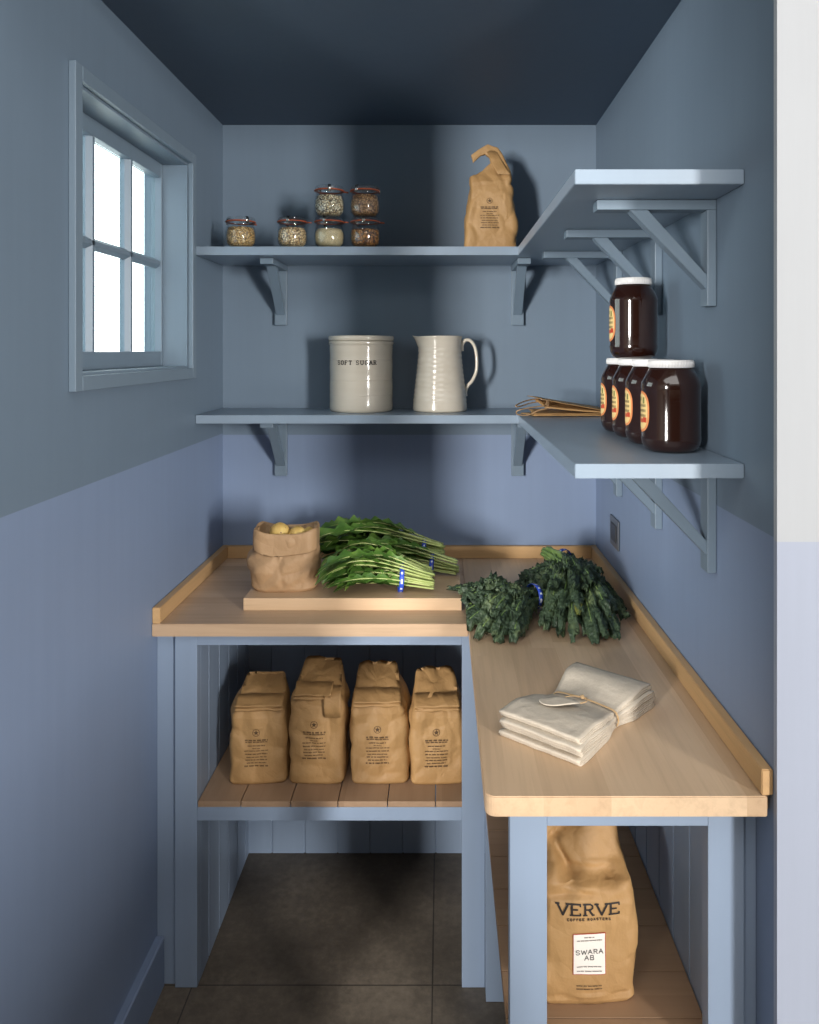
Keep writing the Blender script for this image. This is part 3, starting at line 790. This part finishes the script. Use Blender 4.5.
def weck(px, Y, lev, fill, label, rz, stack=0):
    hgt = .0895; o = thing('glass_jar', label, 'jar', ((px-442)/(F/Y), Y, z(.3045)+.0006+stack*(hgt*1.035+.0008)), rz, 'clip-top glass jars on the upper shelf')
    R = .0445
    prof = [(0,.0005), (R*.62,.0), (R*.78,.003), (R*.95,.014), (R,.030), (R*.985,.048), (R*.93,.060), (R*.86,.066), (R*.86,.071), (R*.93,.0735), (R*.93,.0755),
            (R*.88,.0755), (R*.80,.070), (R*.81,.065), (R*.88,.059), (R*.93,.047), (R*.94,.030), (R*.90,.016), (R*.72,.006), (0,.005)]
    bm = bmesh.new(); lathe(bm, prof, 44); mk('jar_body', bm, M['jarglass'], o, True)
    bm = bmesh.new(); rr = R*.925
    pr = [(0,.0058), (rr*.76,.0068), (rr*.955,.0165), (rr,.030), (rr*.985,.046)]
    lv = lev
    pr = [p for p in pr if p[1] < lv]+[(rr*(.985 if lv < .055 else .88), lv), (rr*.5, lv+.0015), (0, lv+.002)]
    lathe(bm, pr, 44); mk('contents', bm, GR[fill], o, True)
    bm = bmesh.new(); lathe(bm, [(R*.80,.0759), (R*.99,.0759), (R*1.0,.0772), (R*.99,.0786), (R*.80,.0786)], 44)
    tube(bm, [(R*.95,0,.0772), (R*1.12,.0,.0772), (R*1.28,0,.0764)], .0022, 6); mk('rubber_ring', bm, rub, o, True)
    bm = bmesh.new(); lathe(bm, [(0,.0845), (R*.70,.0848), (R*.76,.0893), (R*.90,.0890), (R*.94,.0860), (R*.94,.0790), (R*.80,.0790), (R*.74,.0800), (0,.0805)], 44)
    mk('glass_lid', bm, M['jarglass'], o, True)
    for a in (2.0, 4.5):
        bm = bmesh.new(); c, s = math.cos(a), math.sin(a)
        def pt(r, h): return (r*c, r*s, h)
        tube(bm, [pt(R*.80,.0898), pt(R*.97,.0885), pt(R*1.04,.080), pt(R*1.0,.0715), pt(R*.94,.0705)], .0045, 8, flat=.22)
        mk('clip', bm, steel, o, True)
    o.scale = (1.02,1.02,1.035); return o
weck(240.8, 2.322, .060, 'oats', 'glass clip jar of golden grain standing alone at the left end of the upper shelf', .9)
weck(292.3, 2.322, .058, 'mix', 'single glass clip jar of pale oats, second from the left on the upper shelf', 0.1)
weck(329.4, 2.322, .055, 'white', 'glass clip jar of pale fine flour, under a jar of speckled seeds', 0.0)
weck(329.4, 2.320, .061, 'seed', 'glass clip jar of black and white speckled seeds on top of the flour jar', .35, 1)
weck(365.3, 2.322, .053, 'amber', 'glass clip jar of amber brown grain, lower one of the right-hand stack', .2)
weck(365.0, 2.324, .063, 'dark', 'glass clip jar filled with dull brown grain, top of the right-hand stack', 2.2, 1)

# stoneware
mc = new_mat('cream_glaze', (214,206,190), .16, Coat_Weight=.3); t = NT(mc); tc = t.n('TexCoord')
c = t.mix(t.noise(t.vmap(tc.outputs['Object'], (4,4,26)), 1, 4), lin((222,214,200)), lin((202,192,174)))
t.l(c, t.b.inputs['Base Color'])
sp = t.n('SeparateXYZ'); t.l(tc.outputs['Object'], sp.inputs[0])
t.bump(t.noise(t.vmap(tc.outputs['Object'], (1,1,60)), 1.5, 3), .14, .002)
R = .1025
o = thing('sugar_crock', 'cream stoneware crock with lid and dark stamped lettering on the lower shelf', 'crock', ((361.3-442)/(F/2.435), 2.435, z(-.192)+.0006))
prof = [(0,0), (R*.93,0), (R*.955,.003)]
for k in range(1, 24):
    h = .212*k/24; rr = R*(.965+.006*math.sin(k*.9))
    if k in (5, 6): rr += .0006
    prof.append((rr, h))
prof += [(R*.975,.208), (R*1.0,.2095), (R*1.0,.2175), (R*.97,.219), (R*.90,.219), (R*.90,.01), (0,.01)]
bm = bmesh.new(); lathe(bm, prof, 80)
for zz in (.052, .098, .160): lathe(bm, [(R*.958, zz-.0016), (R*.978, zz-.0004), (R*.978, zz+.0004), (R*.958, zz+.0016)], 80)
mk('crock_body', bm, mc, o, True)
bm = bmesh.new(); lathe(bm, [(0,.2200), (R*.985,.2200), (R*1.005,.2215), (R*1.008,.2330), (R*.99,.2355), (R*.55,.2372), (0,.2376)], 80); mk('crock_lid', bm, mc, o, True)
q = lettering('SOFT SUGAR', .0118, .78, .36, .24, True, weight_h=.17)
phi0 = math.atan2(-2.435, .258)      # faces the viewer
def oncyl(px, pz):
    a = phi0 - .16 + px/(R*.97)
    return V((R*.981*math.cos(a), R*.981*math.sin(a), pz))
bm = print_on(None, q, 0, 0, .147, mapf=oncyl); mk('stamped_lettering', bm, M['ink'], o, normals=False)

o = thing('pitcher', 'cream glazed ribbed pitcher with a tall handle on the lower shelf, beside the crock', 'pitcher', ((440-442)/(F/2.43), 2.43, z(-.192)+.0006))
key = [(.0,.079), (.004,.0825), (.03,.0815), (.07,.0775), (.12,.0715), (.17,.0665), (.20,.0650), (.225,.0665), (.2355,.0690)]
def rad(h):
    for (a, ra), (b, rb) in zip(key, key[1:]):
        if h <= b: return ra+(rb-ra)*(h-a)/(b-a)
    return key[-1][1]
n = 72; o.scale = (1.04,1.04,1.0); bm = bmesh.new(); rings = []
hs = [.2355*i/72 for i in range(73)]
def ring(h, inner):
    rr = rad(h)+(0 if inner else .0007*math.sin(h*2*math.pi/.0155)*(1 if .02 < h < .2 else 0))-(.004 if inner else 0)
    out = []
    for i in range(n):
        a = 2*math.pi*i/n; k = max(0, (h-.185)/.05); da = math.atan2(math.sin(a-math.pi), math.cos(a-math.pi))
        sp_ = k**1.6*.0155*math.exp(-(da/.30)**2); dip = -.002*k*math.exp(-(da/.9)**2)+.004*k*math.exp(-(da/.25)**2)
        out.append(bm.verts.new(((rr+sp_)*math.cos(a), (rr+sp_)*math.sin(a), h+dip)))
    return out
for h in hs: rings.append(ring(h, False))
for h in reversed(hs[2::3]): rings.append(ring(h, True))
for A, B_ in zip(rings, rings[1:]):
    for k in range(n): bm.faces.new((A[k], A[(k+1)%n], B_[(k+1)%n], B_[k]))
for rg in (rings[0], rings[-1]): bm.faces.new(rg)
mk('pitcher_body', bm, mc, o, True)
bm = bmesh.new()
hp = catmull([(.0655,0,.188), (.067,0,.208), (.077,0,.222), (.093,0,.220), (.106,0,.200), (.1115,0,.165), (.110,0,.125), (.098,0,.095), (.084,0,.078), (.077,0,.060), (.0772,0,.046)], 7)
m_ = len(hp); tube(bm, hp, [.0068-.0018*math.sin(math.pi*i/m_) for i in range(m_)], 12, flat=1.35, up=(0,1,0)); mk('handle', bm, mc, o, True)

# honey jars
hon = new_mat('dark_honey', (36,16,10), .12, Coat_Weight=.6, Coat_Roughness=.05)
cap_m = new_mat('white_plastic_lid', (226,226,226), .4)
lab_o = new_mat('label_orange', (222,138,84), .5); lab_c = new_mat('label_cream', (236,206,140), .5); lab_r = new_mat('label_scarlet', (196,64,36), .5); lab_g = new_mat('label_green', (110,120,60), .5)
def honey(X, Y, base, label, rz=0, top=False):
    o = thing('honey_jar', label, 'jar', (X, Y, base), rz, 'dark honey jars on the lower shelf'); R = .0565; s = .955 if top else 1.0
    prof = [(0,.001), (R*.72,0), (R*.84,.004), (R*.95,.014), (R*.99,.026), (R*.975,.030), (R*.975,.122), (R*.99,.127), (R*.96,.136), (R*.84,.150), (R*.74,.160), (R*.70,.164), (0,.1642)]
    bm = bmesh.new(); lathe(bm, prof, 64); bd = mk('jar_body', bm, hon, o, True)
    bm = bmesh.new(); pr = [(0,.1646), (R*.73,.1646)]
    lathe(bm, [(R*.735,.1646), (R*.745,.1650), (R*.745,.1775), (R*.725,.1795), (0,.1798)], 64)
    for i in range(48):
        a = 2*math.pi*i/48; c, s_ = math.cos(a)*R*.745, math.sin(a)*R*.745
        tube(bm, [(c,s_,.1660), (c,s_,.1765)], .0008, 5)
    mk('lid', bm, cap_m, o, True)
    # oval label on the side that looks into the pantry
    ph = math.pi+.02-rz
    def lp(u, v, r_): a = ph+u/R; return V((r_*math.cos(a), r_*math.sin(a), .078+v))
    def oval(name, A, Bv, r_, mat, par, u0=0, v0=0, n_=10):
        bm = bmesh.new(); rows = []
        for i in range(n_+1):
            v = -Bv+2*Bv*i/n_; hw = A*max(.0, 1-abs(v/Bv)**3.0)**.5+.0003
            rows.append([bm.verts.new(lp(u0+hw*(2*k/12-1), v0+v, r_)) for k in range(13)])
        for a_, b_ in zip(rows, rows[1:]):
            for k in range(12): bm.faces.new((a_[k], a_[k+1], b_[k+1], b_[k]))
        return mk(name, bm, mat, par, True, normals=False)
    lb = oval('label', .027, .041, R*.985, lab_o, o, n_=20)
    oval('label_field', .0225, .036, R*.990, lab_c, lb, n_=20)
    rnd = random.Random(int(Y*100)); bm = bmesh.new()
    def blk(u, v, du, dv):
        vs = [bm.verts.new(lp(u+a, v+b, R*.996)) for a, b in ((-du,-dv), (du,-dv), (du,dv), (-du,dv))]; bm.faces.new(vs)
    for r_ in range(3):
        for k in range(7): blk(-.016+k*.0052, .012-r_*.010, .0013, .0026)
    mk('label_print', bm, M['ink'], lb, normals=False)
    bm = bmesh.new(); blk(.014, -.016, .006, .005); blk(.002, -.018, .005, .004); blk(-.012, -.016, .005, .005); mk('label_motif', bm, lab_r, lb, normals=False)
    bm = bmesh.new(); blk(.010, .022, .003, .006); blk(-.004, .025, .003, .004); mk('label_leaf', bm, lab_g, lb, normals=False)
    if top: o.scale = (.94,.94,.98)
    else: o.scale = (1,1,.96)
    return o
LS = z(-.192)+.0006
honey(.4365, 1.468, LS, 'dark honey jar with white lid at the front of the row, nearest the shelf end')
honey(.4345, 1.586, LS, 'dark honey jar with white lid, second from the front of the row')
honey(.4335, 1.704, LS, 'dark honey jar with white lid, third from the front of the row')
honey(.4325, 1.822, LS, 'dark honey jar with white lid at the back of the row on the lower shelf')
honey(.4240, 1.705, LS+.1735, 'dark honey jar with white lid stacked on top of the row', -.06, top=True)
# ------------------------------------------------------------------ chopping board, greens, napkins
o = thing('cutting_board', 'thick pale wooden cutting board on the left worktop, under sack and greens', 'cutting board', (-.235, 2.21, CT+.0005))
bm = B(-.287, .287, -.189, .189, 0, .033, bev=.002); mk('board_slab', bm, M['cutboard'], o)

def leaf_mat(name, c1, c2, c3, rough=.45, vein=None):
    m = new_mat(name, c1, rough); t = NT(m); tc = t.n('TexCoord')
    c = t.ramp(t.noise(tc.outputs['Object'], 22, 4, .6), [(.3, lin(c1)), (.52, lin(c2)), (.75, lin(c3))])
    t.l(c, t.b.inputs['Base Color'])
    t.bump(t.noise(tc.outputs['Object'], 160, 3), .35, .0015)
    t.b.inputs['Subsurface Weight'].default_value = 0
    return m
gd = leaf_mat('dandelion_leaf', (52,86,32), (78,114,44), (112,142,62)); gs = leaf_mat('dandelion_stem', (150,168,96), (178,190,120), (200,206,146), .4)
kd = leaf_mat('kale_leaf', (42,57,42), (68,86,63), (124,140,98), .5)
t_ = NT(kd); v_ = t_.n('TexVoronoi'); v_.inputs['Scale'].default_value = 120; t_.l(t_.n('TexCoord').outputs['Object'], v_.inputs['Vector']); t_.bump(v_.outputs['Distance'], .9, .003); ks = leaf_mat('kale_stem', (92,122,66), (124,150,86), (150,172,104), .45)
gy_ = leaf_mat('kale_leaf_yellowing', (86,104,50), (120,122,58), (150,140,70), .55)
blue = new_mat('blue_band', (46,78,190), .4); bwh = new_mat('band_print', (215,220,232), .5)

def dandelion_leaf(path, wmax, rnd, t0=.32, up=V((0,0,1))):
    """pale rib from the cut end, then a toothed blade"""
    N = 44; pts = bez(*path, N); bm = bmesh.new()
    rs = [.0043*(1-.80*(i/N)) for i in range(N+1)]
    tube(bm, pts, rs, 6, mi=1, flat=.75)
    rows = []; side = None; ph = rnd.random()*6; tw0 = rnd.uniform(-.5,.5); lobe = rnd.uniform(5.5, 7.5)
    for i in range(N+1):
        t_ = i/N
        if t_ < t0: continue
        p = pts[i]; d = (pts[min(i+1,N)]-pts[max(i-1,0)]).normalized(); s = d.cross(up)
        s = s.normalized() if s.length > .1 else (side or V((0,1,0)))
        s = Matrix.Rotation(tw0+.35*math.sin(t_*5+ph), 3, d) @ s
        side = s; nn = s.cross(d).normalized(); k = (t_-t0)/(1-t0)
        env = (math.sin(math.pi*min(k*.86+.05,1))**.7)*(.45+.75*k) if k < .93 else (1-k)/.07*.55
        row = []
        for sd in (-1, 1):
            fr = (k*lobe+ph*.2+.15*sd) % 1
            w_ = wmax*env*(.28+.80*(fr**1.3 if fr < .86 else (1-fr)/.14*.82))
            for q in (1, .55, .18) if sd < 0 else (.18, .55, 1):
                fold = .32*w_*q+.004*noise.noise(V((p.x*45, p.y*45, sd*q*2+ph)))
                row.append(bm.verts.new(p+s*sd*w_*q+nn*fold-d*w_*q*.35))
        rows.append(row)
    for a, b in zip(rows, rows[1:]):
        for k in range(5): 
            f = bm.faces.new((a[k], a[k+1], b[k+1], b[k])); f.material_index = 0
    return bm
def kale_leaf(path, wmax, rnd, t0=.40, curl=.9, up=V((0,0,1))):
    N = 56; W_ = 14; pts = bez(*path, N); bm = bmesh.new()
    tube(bm, pts[:int(N*.9)], [.0056*(1-.85*(i/N)) for i in range(int(N*.9))], 6, mi=1)
    rows = []; ph = rnd.random()*20; tw = rnd.uniform(-.5,.5)
    for i in range(N+1):
        t_ = i/N
        if t_ < t0: continue
        p = pts[i]; d = (pts[min(i+1,N)]-pts[max(i-1,0)]).normalized(); s = d.cross(up)
        s = s.normalized() if s.length > .1 else V((1,0,0))
        s = Matrix.Rotation(tw, 3, d) @ s
        nn = s.cross(d).normalized(); k = (t_-t0)/(1-t0)
        w_ = wmax*max(.05, math.sin(math.pi*(k*.88+.06))**.6)*(.75+.45*k)
        row = []
        for j in range(W_+1):
            u = j/W_*2-1; a = curl*abs(u)*1.35
            x = w_*math.sin(a)/max(curl,.1)*.9*(1 if u > 0 else -1); hgt = -w_*(1-math.cos(a))/max(curl,.1)*.9
            edge = abs(u)**2
            ruff = .0080*edge*math.sin(k*40+ph+u*2)
            q = p+s*x+nn*(hgt+ruff)
            bl = noise.noise(V((k*9+ph, u*2.0, ph)))*.010+abs(noise.noise(V((k*17+ph, u*3.4, ph))))*.015
            row.append(bm.verts.new(q+nn*bl*(1 if abs(u) > .12 else .2)))
        rows.append(row)
    for a, b in zip(rows, rows[1:]):
        for k in range(W_): bm.faces.new((a[k], a[k+1], b[k+1], b[k]))
    return bm
def band(parent, c, axis, ra, rb, wid=.010, prints=5, mat=None):
    """paper-wire tie: flat loop round the stems"""
    ax = V(axis).normalized(); u = ax.cross(V((0,0,1))).normalized(); v = u.cross(ax).normalized(); n_ = 40
    def ringp(s, off=0): return [V(c)+u*(ra+off)*math.cos(2*math.pi*i/n_)+v*(rb+off)*math.sin(2*math.pi*i/n_)+ax*(s+.004*math.sin(2*math.pi*i/n_+1)) for i in range(n_)]
    bm = bmesh.new(); R_ = [[bm.verts.new(p) for p in ringp(s, o_)] for s, o_ in ((-wid/2,0), (-wid/2,.0012), (wid/2,.0012), (wid/2,0))]
    for a, b in zip(R_, R_[1:]+R_[:1]):
        for i in range(n_): bm.faces.new((a[i], a[(i+1)%n_], b[(i+1)%n_], b[i]))
    o_ = mk('tie_band', bm, mat or blue, parent, True)
    bm = bmesh.new(); a = ringp(-wid*.22, .0019); b = ringp(wid*.22, .0019)
    for k in range(n_):
        if k % (n_//(prints*2) or 1) == 0: bm.faces.new([bm.verts.new(x) for x in (a[k], a[(k+1)%n_], b[(k+1)%n_], b[k])])
    mk('band_marks', bm, bwh, o_, normals=False)
    return o_
BT = z(-.652)
def floorclamp(bm, zmin, soft=.0):
    for v in bm.verts:
        if v.co.z < zmin: v.co.z = zmin+(zmin-v.co.z)*.05
def dandelion(loc, label, n, seed, ang, spread, L, lift, bandx, br, droop=.3):
    """local frame: stems run along x, cut ends at x=0, leaves towards -x; turned by ang"""
    rnd = random.Random(seed); o = thing('dandelion_bunch', label, 'leafy greens', loc, ang, 'bunches of dandelion greens on the cutting board')
    for i in range(n):
        a = rnd.uniform(0, 2*math.pi); rr = math.sqrt(rnd.random()); y0 = br*rr*math.cos(a); z0 = br*.85*(1+rr*math.sin(a))+.004
        hi = z0/(2*br); l = L*rnd.uniform(.72, 1.06)
        yt = y0*2+rnd.uniform(-spread, spread); zt = .012+lift*hi*rnd.uniform(.2, 1.0)*(1-droop)
        P0 = V((rnd.uniform(-.006,.006), y0, z0)); P1 = V((-l*.36, y0*1.2, z0+.01+lift*.22*hi))
        P2 = V((-l*.70, (y0+yt)*.6, z0+lift*hi*1.25)); P3 = V((-l, yt, max(.006, zt)))
        bm = dandelion_leaf((P0,P1,P2,P3), rnd.uniform(.030,.044), rnd, rnd.uniform(.17,.30))
        floorclamp(bm, .0012+.0006*(i % 5)); mk('leaf', bm, [gd, gs], o, True)
    band(o, V((-bandx, 0, br*1.12+.001)), (1,0,0), br*1.26, br*1.12, .012, 6)
    return o
dandelion((-.026, 2.082, BT+.0005), 'dandelion greens bunch at the front of the board, blue band round its stems', 36, 11, .03, .075, .295, .120, .085, .034)
dandelion((.004, 2.30, BT+.0305), 'dandelion greens bunch at the back, on top of the pile, with a blue band', 34, 23, -.02, .07, .42, .115, .060, .025)
dandelion((.044, 2.225, BT+.0005), 'dandelion greens bunch lying between the other two, dark cut stem ends furthest right', 26, 37, -.10, .06, .36, .10, .075, .026)

KT = CT
def kale(loc, label, paths, bandc, bandax, ra, rb, seed, stems=0, stemvec=None, yellow=()):
    rnd = random.Random(seed); o = thing('kale_bunch', label, 'kale', loc, 0, 'bunches of dark curly kale on the worktop')
    for i, (P, w_, t0, cu) in enumerate(paths):
        bm = kale_leaf(P, w_, rnd, t0, cu)
        for v in bm.verts:
            if v.co.x+loc[0] > .484: v.co.x = .484-loc[0]-.1*(v.co.x+loc[0]-.484)
            if v.co.x+loc[0] < .060 and v.co.z < .045: v.co.x = .060-loc[0]+.05*(.06-v.co.x-loc[0])
        floorclamp(bm, .0012+.0005*(i % 5)); mk('leaf', bm, [gy_ if i in yellow else kd, ks], o, True)
    band(o, bandc, bandax, ra, rb, .012, 6)
    return o
# right bunch: its band faces up; stems point up-left, leaves tumble towards the viewer
def fan(paths, rnd, bc, sd, targets, w_, t0, lift, cu=1.0, jit=.014, sp=.020):
    for tx, ty, tz in targets:
        off = V((rnd.uniform(-sp,sp), rnd.uniform(-.006,.006), rnd.uniform(-sp*.8,sp*.9)))
        P0 = bc+sd*rnd.uniform(.7,1.05)+off*.9; P3 = V((tx+rnd.uniform(-jit,jit), ty+rnd.uniform(-jit,jit), tz))
        P1 = bc+off+ (P3-bc)*.10+V((0,0,.004)); P2 = bc.lerp(P3, .66)+V((0,0,lift)); paths.append(((P0,P1,P2,P3), w_*.80*rnd.uniform(.8,1.2), t0, cu*1.22))
        Q3 = V((tx+rnd.uniform(-.028,.028), ty+rnd.uniform(-.01,.045), tz+rnd.uniform(0,.014))); Q2 = bc.lerp(Q3, .66)+V((0,0,lift*rnd.uniform(.6,1.0)))
        paths.append(((P0+V((.004,0,-.003)), P1-V((.004,0,.003)), Q2, Q3), w_*.72*rnd.uniform(.8,1.2), t0, cu*1.3))
rnd = random.Random(5); paths = []
bc = V((-.005, -.015, .082)); sd = V((-.055, .075, .010)); A = (paths, rnd, bc, sd)
fan(*A, [(-.10,-.39,.008), (-.055,-.41,.008), (-.01,-.42,.008), (.03,-.39,.008), (-.13,-.35,.010), (.06,-.34,.008)], .034, .42, .075, 1.25)
fan(*A, [(-.085,-.36,.045), (-.035,-.37,.050), (.015,-.35,.045), (-.115,-.30,.045), (.045,-.31,.040)], .033, .42, .070, 1.2)
fan(*A, [(-.09,-.27,.085), (-.05,-.30,.090), (.0,-.28,.085), (.035,-.25,.07), (-.03,-.23,.105)], .031, .42, .050, 1.2)
fan(*A, [(-.125,-.04,.028), (-.145,-.09,.028), (-.14,-.01,.035), (-.13,-.15,.020), (-.12,-.05,.050), (-.105,-.10,.055), (-.15,-.20,.010)], .033, .42, .045, 1.2)
fan(*A, [(.090,-.25,.008), (.098,-.20,.010), (.085,-.28,.010), (.090,-.16,.030)], .017, .42, .045, 1.3)
fan(*A, [(-.07,-.16,.095), (-.03,-.14,.100), (.03,-.16,.085), (.05,-.12,.07)], .026, .46, .03, 1.1)
def kale_fix(locx):
    pass
kale(((572-442)/350, 2.20, KT+.0005), 'large dark green kale bunch in the worktop corner, stems and blue band showing', paths, bc+sd*.34+V((0,0,-.001)), sd, .031, .027, 5, yellow=(15,))
paths = []; rnd = random.Random(9)
bc = V((0, 0, .045)); sd = V((.10, .035, -.010)); A = (paths, rnd, bc, sd)
fan(*A, [(-.19,.05,.010), (-.195,.00,.010), (-.175,-.06,.008), (-.155,-.12,.006), (-.12,-.17,.006), (-.075,-.20,.006), (-.035,-.20,.008)], .034, .28, .060, 1.25)
fan(*A, [(-.16,.01,.050), (-.15,-.05,.050), (-.12,-.10,.050), (-.08,-.14,.048), (-.045,-.15,.045)], .033, .26, .055, 1.2)
fan(*A, [(-.17,.085,.012), (-.11,.02,.080), (-.09,-.05,.085), (-.19,.075,.040), (-.05,-.08,.08), (-.13,-.02,.075)], .031, .26, .035, 1.2)
kale(((524-442)/386, 1.985, KT+.0005), 'smaller dark green kale bunch spreading over the worktop joint, beside the cutting board', paths, bc+sd*.25+V((0,0,.004)), sd, .034, .030, 9, yellow=())

# linen napkins tied with twine
ml = new_mat('linen', (206,198,186), .85); t = NT(ml); tc = t.n('TexCoord')
c = t.mix(t.noise(t.vmap(tc.outputs['Object'], (900,40,40)), 1, 2), lin((218,208,192)), lin((192,180,164)))
c = t.mix(t.math('MULTIPLY', t.noise(t.vmap(tc.outputs['Object'], (40,900,40)), 1, 2), .5), c, lin((176,166,150)))
c = t.mix(t.math('MULTIPLY', t.noise(tc.outputs['Object'], 60, 4), .35), c, lin((158,146,128)))
t.l(c, t.b.inputs['Base Color']); t.bump(t.math('ADD', t.noise(tc.outputs['Object'], 700, 2), t.math('MULTIPLY', t.noise(tc.outputs['Object'], 45, 3), 5.0)), .5, .001)
tw = new_mat('twine', (190,160,120), .8)
cx_, cy_ = .257, 1.424
o = thing('napkin_stack', 'stack of folded natural linen napkins tied round the middle with twine', 'napkins', (cx_, cy_, CT+.0008), math.atan2(.216, .181)+0.0)
def napkin(k, nlay, seed, half=.140, wid=.077):
    """one napkin folded back and forth: loops at the near end, loose edges behind; local x = length"""
    z0 = k*.0112; th = .0112/nlay; prof = []
    x0 = -half+.004*math.sin(k*2.1); x1 = half-.004*k-.002*math.cos(k*1.7)
    for l in range(nlay):
        zc = z0+th*(l+.5); xs = [x0+(x1-x0)*i/34 for i in range(35)]
        if l % 2: xs = xs[::-1]
        if l: # turn
            xe = xs[0]; sgn = 1 if l % 2 else -1
            for a in (-60, -20, 20, 60): prof.append((xe+sgn*th*.75*math.cos(math.radians(a)), zc-th*.5+th*.5*math.sin(math.radians(a))))
        for x in xs: prof.append((x, zc))
    bm = bmesh.new(); nw = 18; G = ([], [])
    for j in range(nw+1):
        v = j/nw*2-1; rows = ([], [])
        for i, (x, zz) in enumerate(prof):
            pinch = math.exp(-((x-.012)/.045)**2); wd = wid*(1-.16*pinch)+.004*(abs(x)/half)
            y = v*wd; zf = zz*(1-.34*pinch)*(1-.10*v*v*(.4+pinch))
            hump = 1+.10*math.exp(-((abs(x)-.09)/.035)**2)
            q = V((x*40+seed, y*30, k)); zf = zf*hump+zz/.06*.0035*noise.noise(q*.5)+.0006*noise.noise(q*2.2)
            x_ = x+.003*noise.noise(V((y*30, k*3+seed, 1)))+ (.003 if k % 2 else -.002)
            y_ = y+.0035*noise.noise(V((x*22, k*5+seed, j*.0)))+(.0035*math.sin(k*2.7))
            a = prof[max(i-1,0)]; b = prof[min(i+1,len(prof)-1)]; d = V((b[0]-a[0], b[1]-a[1])); d = d.normalized() if d.length > 1e-8 else V((1,0))
            nx_, nz_ = -d.y, d.x; h_ = th*.38
            rows[0].append(bm.verts.new((x_+nx_*h_, y_, zf+nz_*h_))); rows[1].append(bm.verts.new((x_-nx_*h_, y_, zf-nz_*h_)))
        G[0].append(rows[0]); G[1].append(rows[1])
    m = len(prof)
    for g_ in G:
        for j in range(nw):
            for i in range(m-1): bm.faces.new((g_[j][i], g_[j+1][i], g_[j+1][i+1], g_[j][i+1]))
    for j in (0, nw):
        for i in range(m-1): bm.faces.new((G[0][j][i], G[0][j][i+1], G[1][j][i+1], G[1][j][i]))
    for i in (0, m-1):
        for j in range(nw): bm.faces.new((G[0][j][i], G[0][j+1][i], G[1][j+1][i], G[1][j][i]))
    for v in bm.verts: v.co.z = max(v.co.z, .0002)
    mk('napkin', bm, ml, o, True)
for k in range(4): napkin(k, 3, k*7.3)
HT = .0448*.66+.002; bm = bmesh.new(); y_ = .066
loop = [(.012,-y_,.004), (.012,-y_-.003,HT*.5), (.012,-y_*.93,HT-.002), (.012,-y_*.5,HT+.002), (.012,0,HT+.0035), (.012,y_*.5,HT+.002), (.012,y_*.93,HT-.002), (.012,y_+.003,HT*.5), (.012,y_,.004)]
tube(bm, catmull(loop, 6), .0010, 6); tube(bm, [(p.x+.0026, p.y, p.z) for p in catmull(loop, 6)], .0010, 6)
bmesh.ops.create_icosphere(bm, subdivisions=2, radius=.0042, matrix=Matrix.Translation((.012,.004,HT+.006)))
tube(bm, catmull([(.012,.004,HT+.006), (-.004,.012,HT+.011), (-.018,.020,HT+.012), (-.040,.022,HT+.014)], 6), .0011, 6)
tube(bm, catmull([(.012,.002,HT+.006), (.004,-.010,HT+.010), (-.012,-.018,HT+.012), (-.030,-.016,HT+.0145)], 6), .0011, 6)
mk('twine', bm, tw, o, True)
bm = bmesh.new(); rows = []
tagz = .0448*.99+.0085
for i in range(21):
    u = -1+2*i/20; hw = .0165*math.sqrt(max(0, 1-abs(u)**2.6))+.0004; row = []
    for k in range(9):
        w_ = (k/8*2-1)*hw; a_, b_ = .037*u, w_
        x_ = -.060+a_*.64+b_*.77; y_ = .0095-a_*.77+b_*.64
        row.append(bm.verts.new((x_, y_, tagz-max(0, x_+.048)*.28+.0015*math.sin(u*3))))
    rows.append(row)
for a, b in zip(rows, rows[1:]):
    for k in range(8): bm.faces.new((a[k], a[k+1], b[k+1], b[k]))
r_ = bmesh.ops.extrude_face_region(bm, geom=bm.faces[:])
for v in [g for g in r_['geom'] if isinstance(g, bmesh.types.BMVert)]: v.co.z += .0013
mk('linen_tag', bm, ml, o, True)
# ------------------------------------------------------------------ light, sky, camera
def area(name, loc, target, sx, sy, energy, col):
    d = bpy.data.lights.new(name, 'AREA'); d.shape = 'RECTANGLE'; d.size = sx; d.size_y = sy; d.energy = energy; d.color = col
    o = bpy.data.objects.new(name, d); C.objects.link(o); o.location = loc
    o.rotation_euler = (V(target)-V(loc)).to_track_quat('-Z', 'Y').to_euler(); return o
area('window_light_right', (.51+.638*6.3, 1.17-6.3, 1.85), (-.1, 2.0, 1.4), .7, 1.9, 620, (1.0,.97,.93))
area('window_light_left', (-.726-.504*6.3, 1.17-6.3, 1.85), (.2, 2.0, 1.4), .7, 1.9, 730, (1.0,.97,.93))
area('overhead_fill', (.1, -.55, 3.05), (.1, -.50, 0), 2.2, 1.8, 42, (1.0,.97,.94))  # added soft fill that brightens the counter tops, not a known fixture
w = bpy.data.worlds.new('sky'); bpy.context.scene.world = w; w.use_nodes = True
bg = w.node_tree.nodes['Background']; bg.inputs[0].default_value = (1,1,1,1); bg.inputs[1].default_value = 5.0
cd = bpy.data.cameras.new('camera'); cam = bpy.data.objects.new('camera', cd); C.objects.link(cam)
cam.location = (0, 0, H); cam.rotation_euler = (math.pi/2, 0, 0)
cd.sensor_fit = 'VERTICAL'; cd.sensor_height = 36; cd.lens = F/1024*36
cd.shift_x = (409.5-442)/1024; cd.shift_y = (350-512)/1024
cd.clip_start = .02
sc = bpy.context.scene; sc.camera = cam
sc.view_settings.view_transform = 'Standard'; sc.view_settings.look = 'None'; sc.view_settings.gamma = 1
sc.view_settings.use_curve_mapping = False; sc.view_settings.exposure = 0
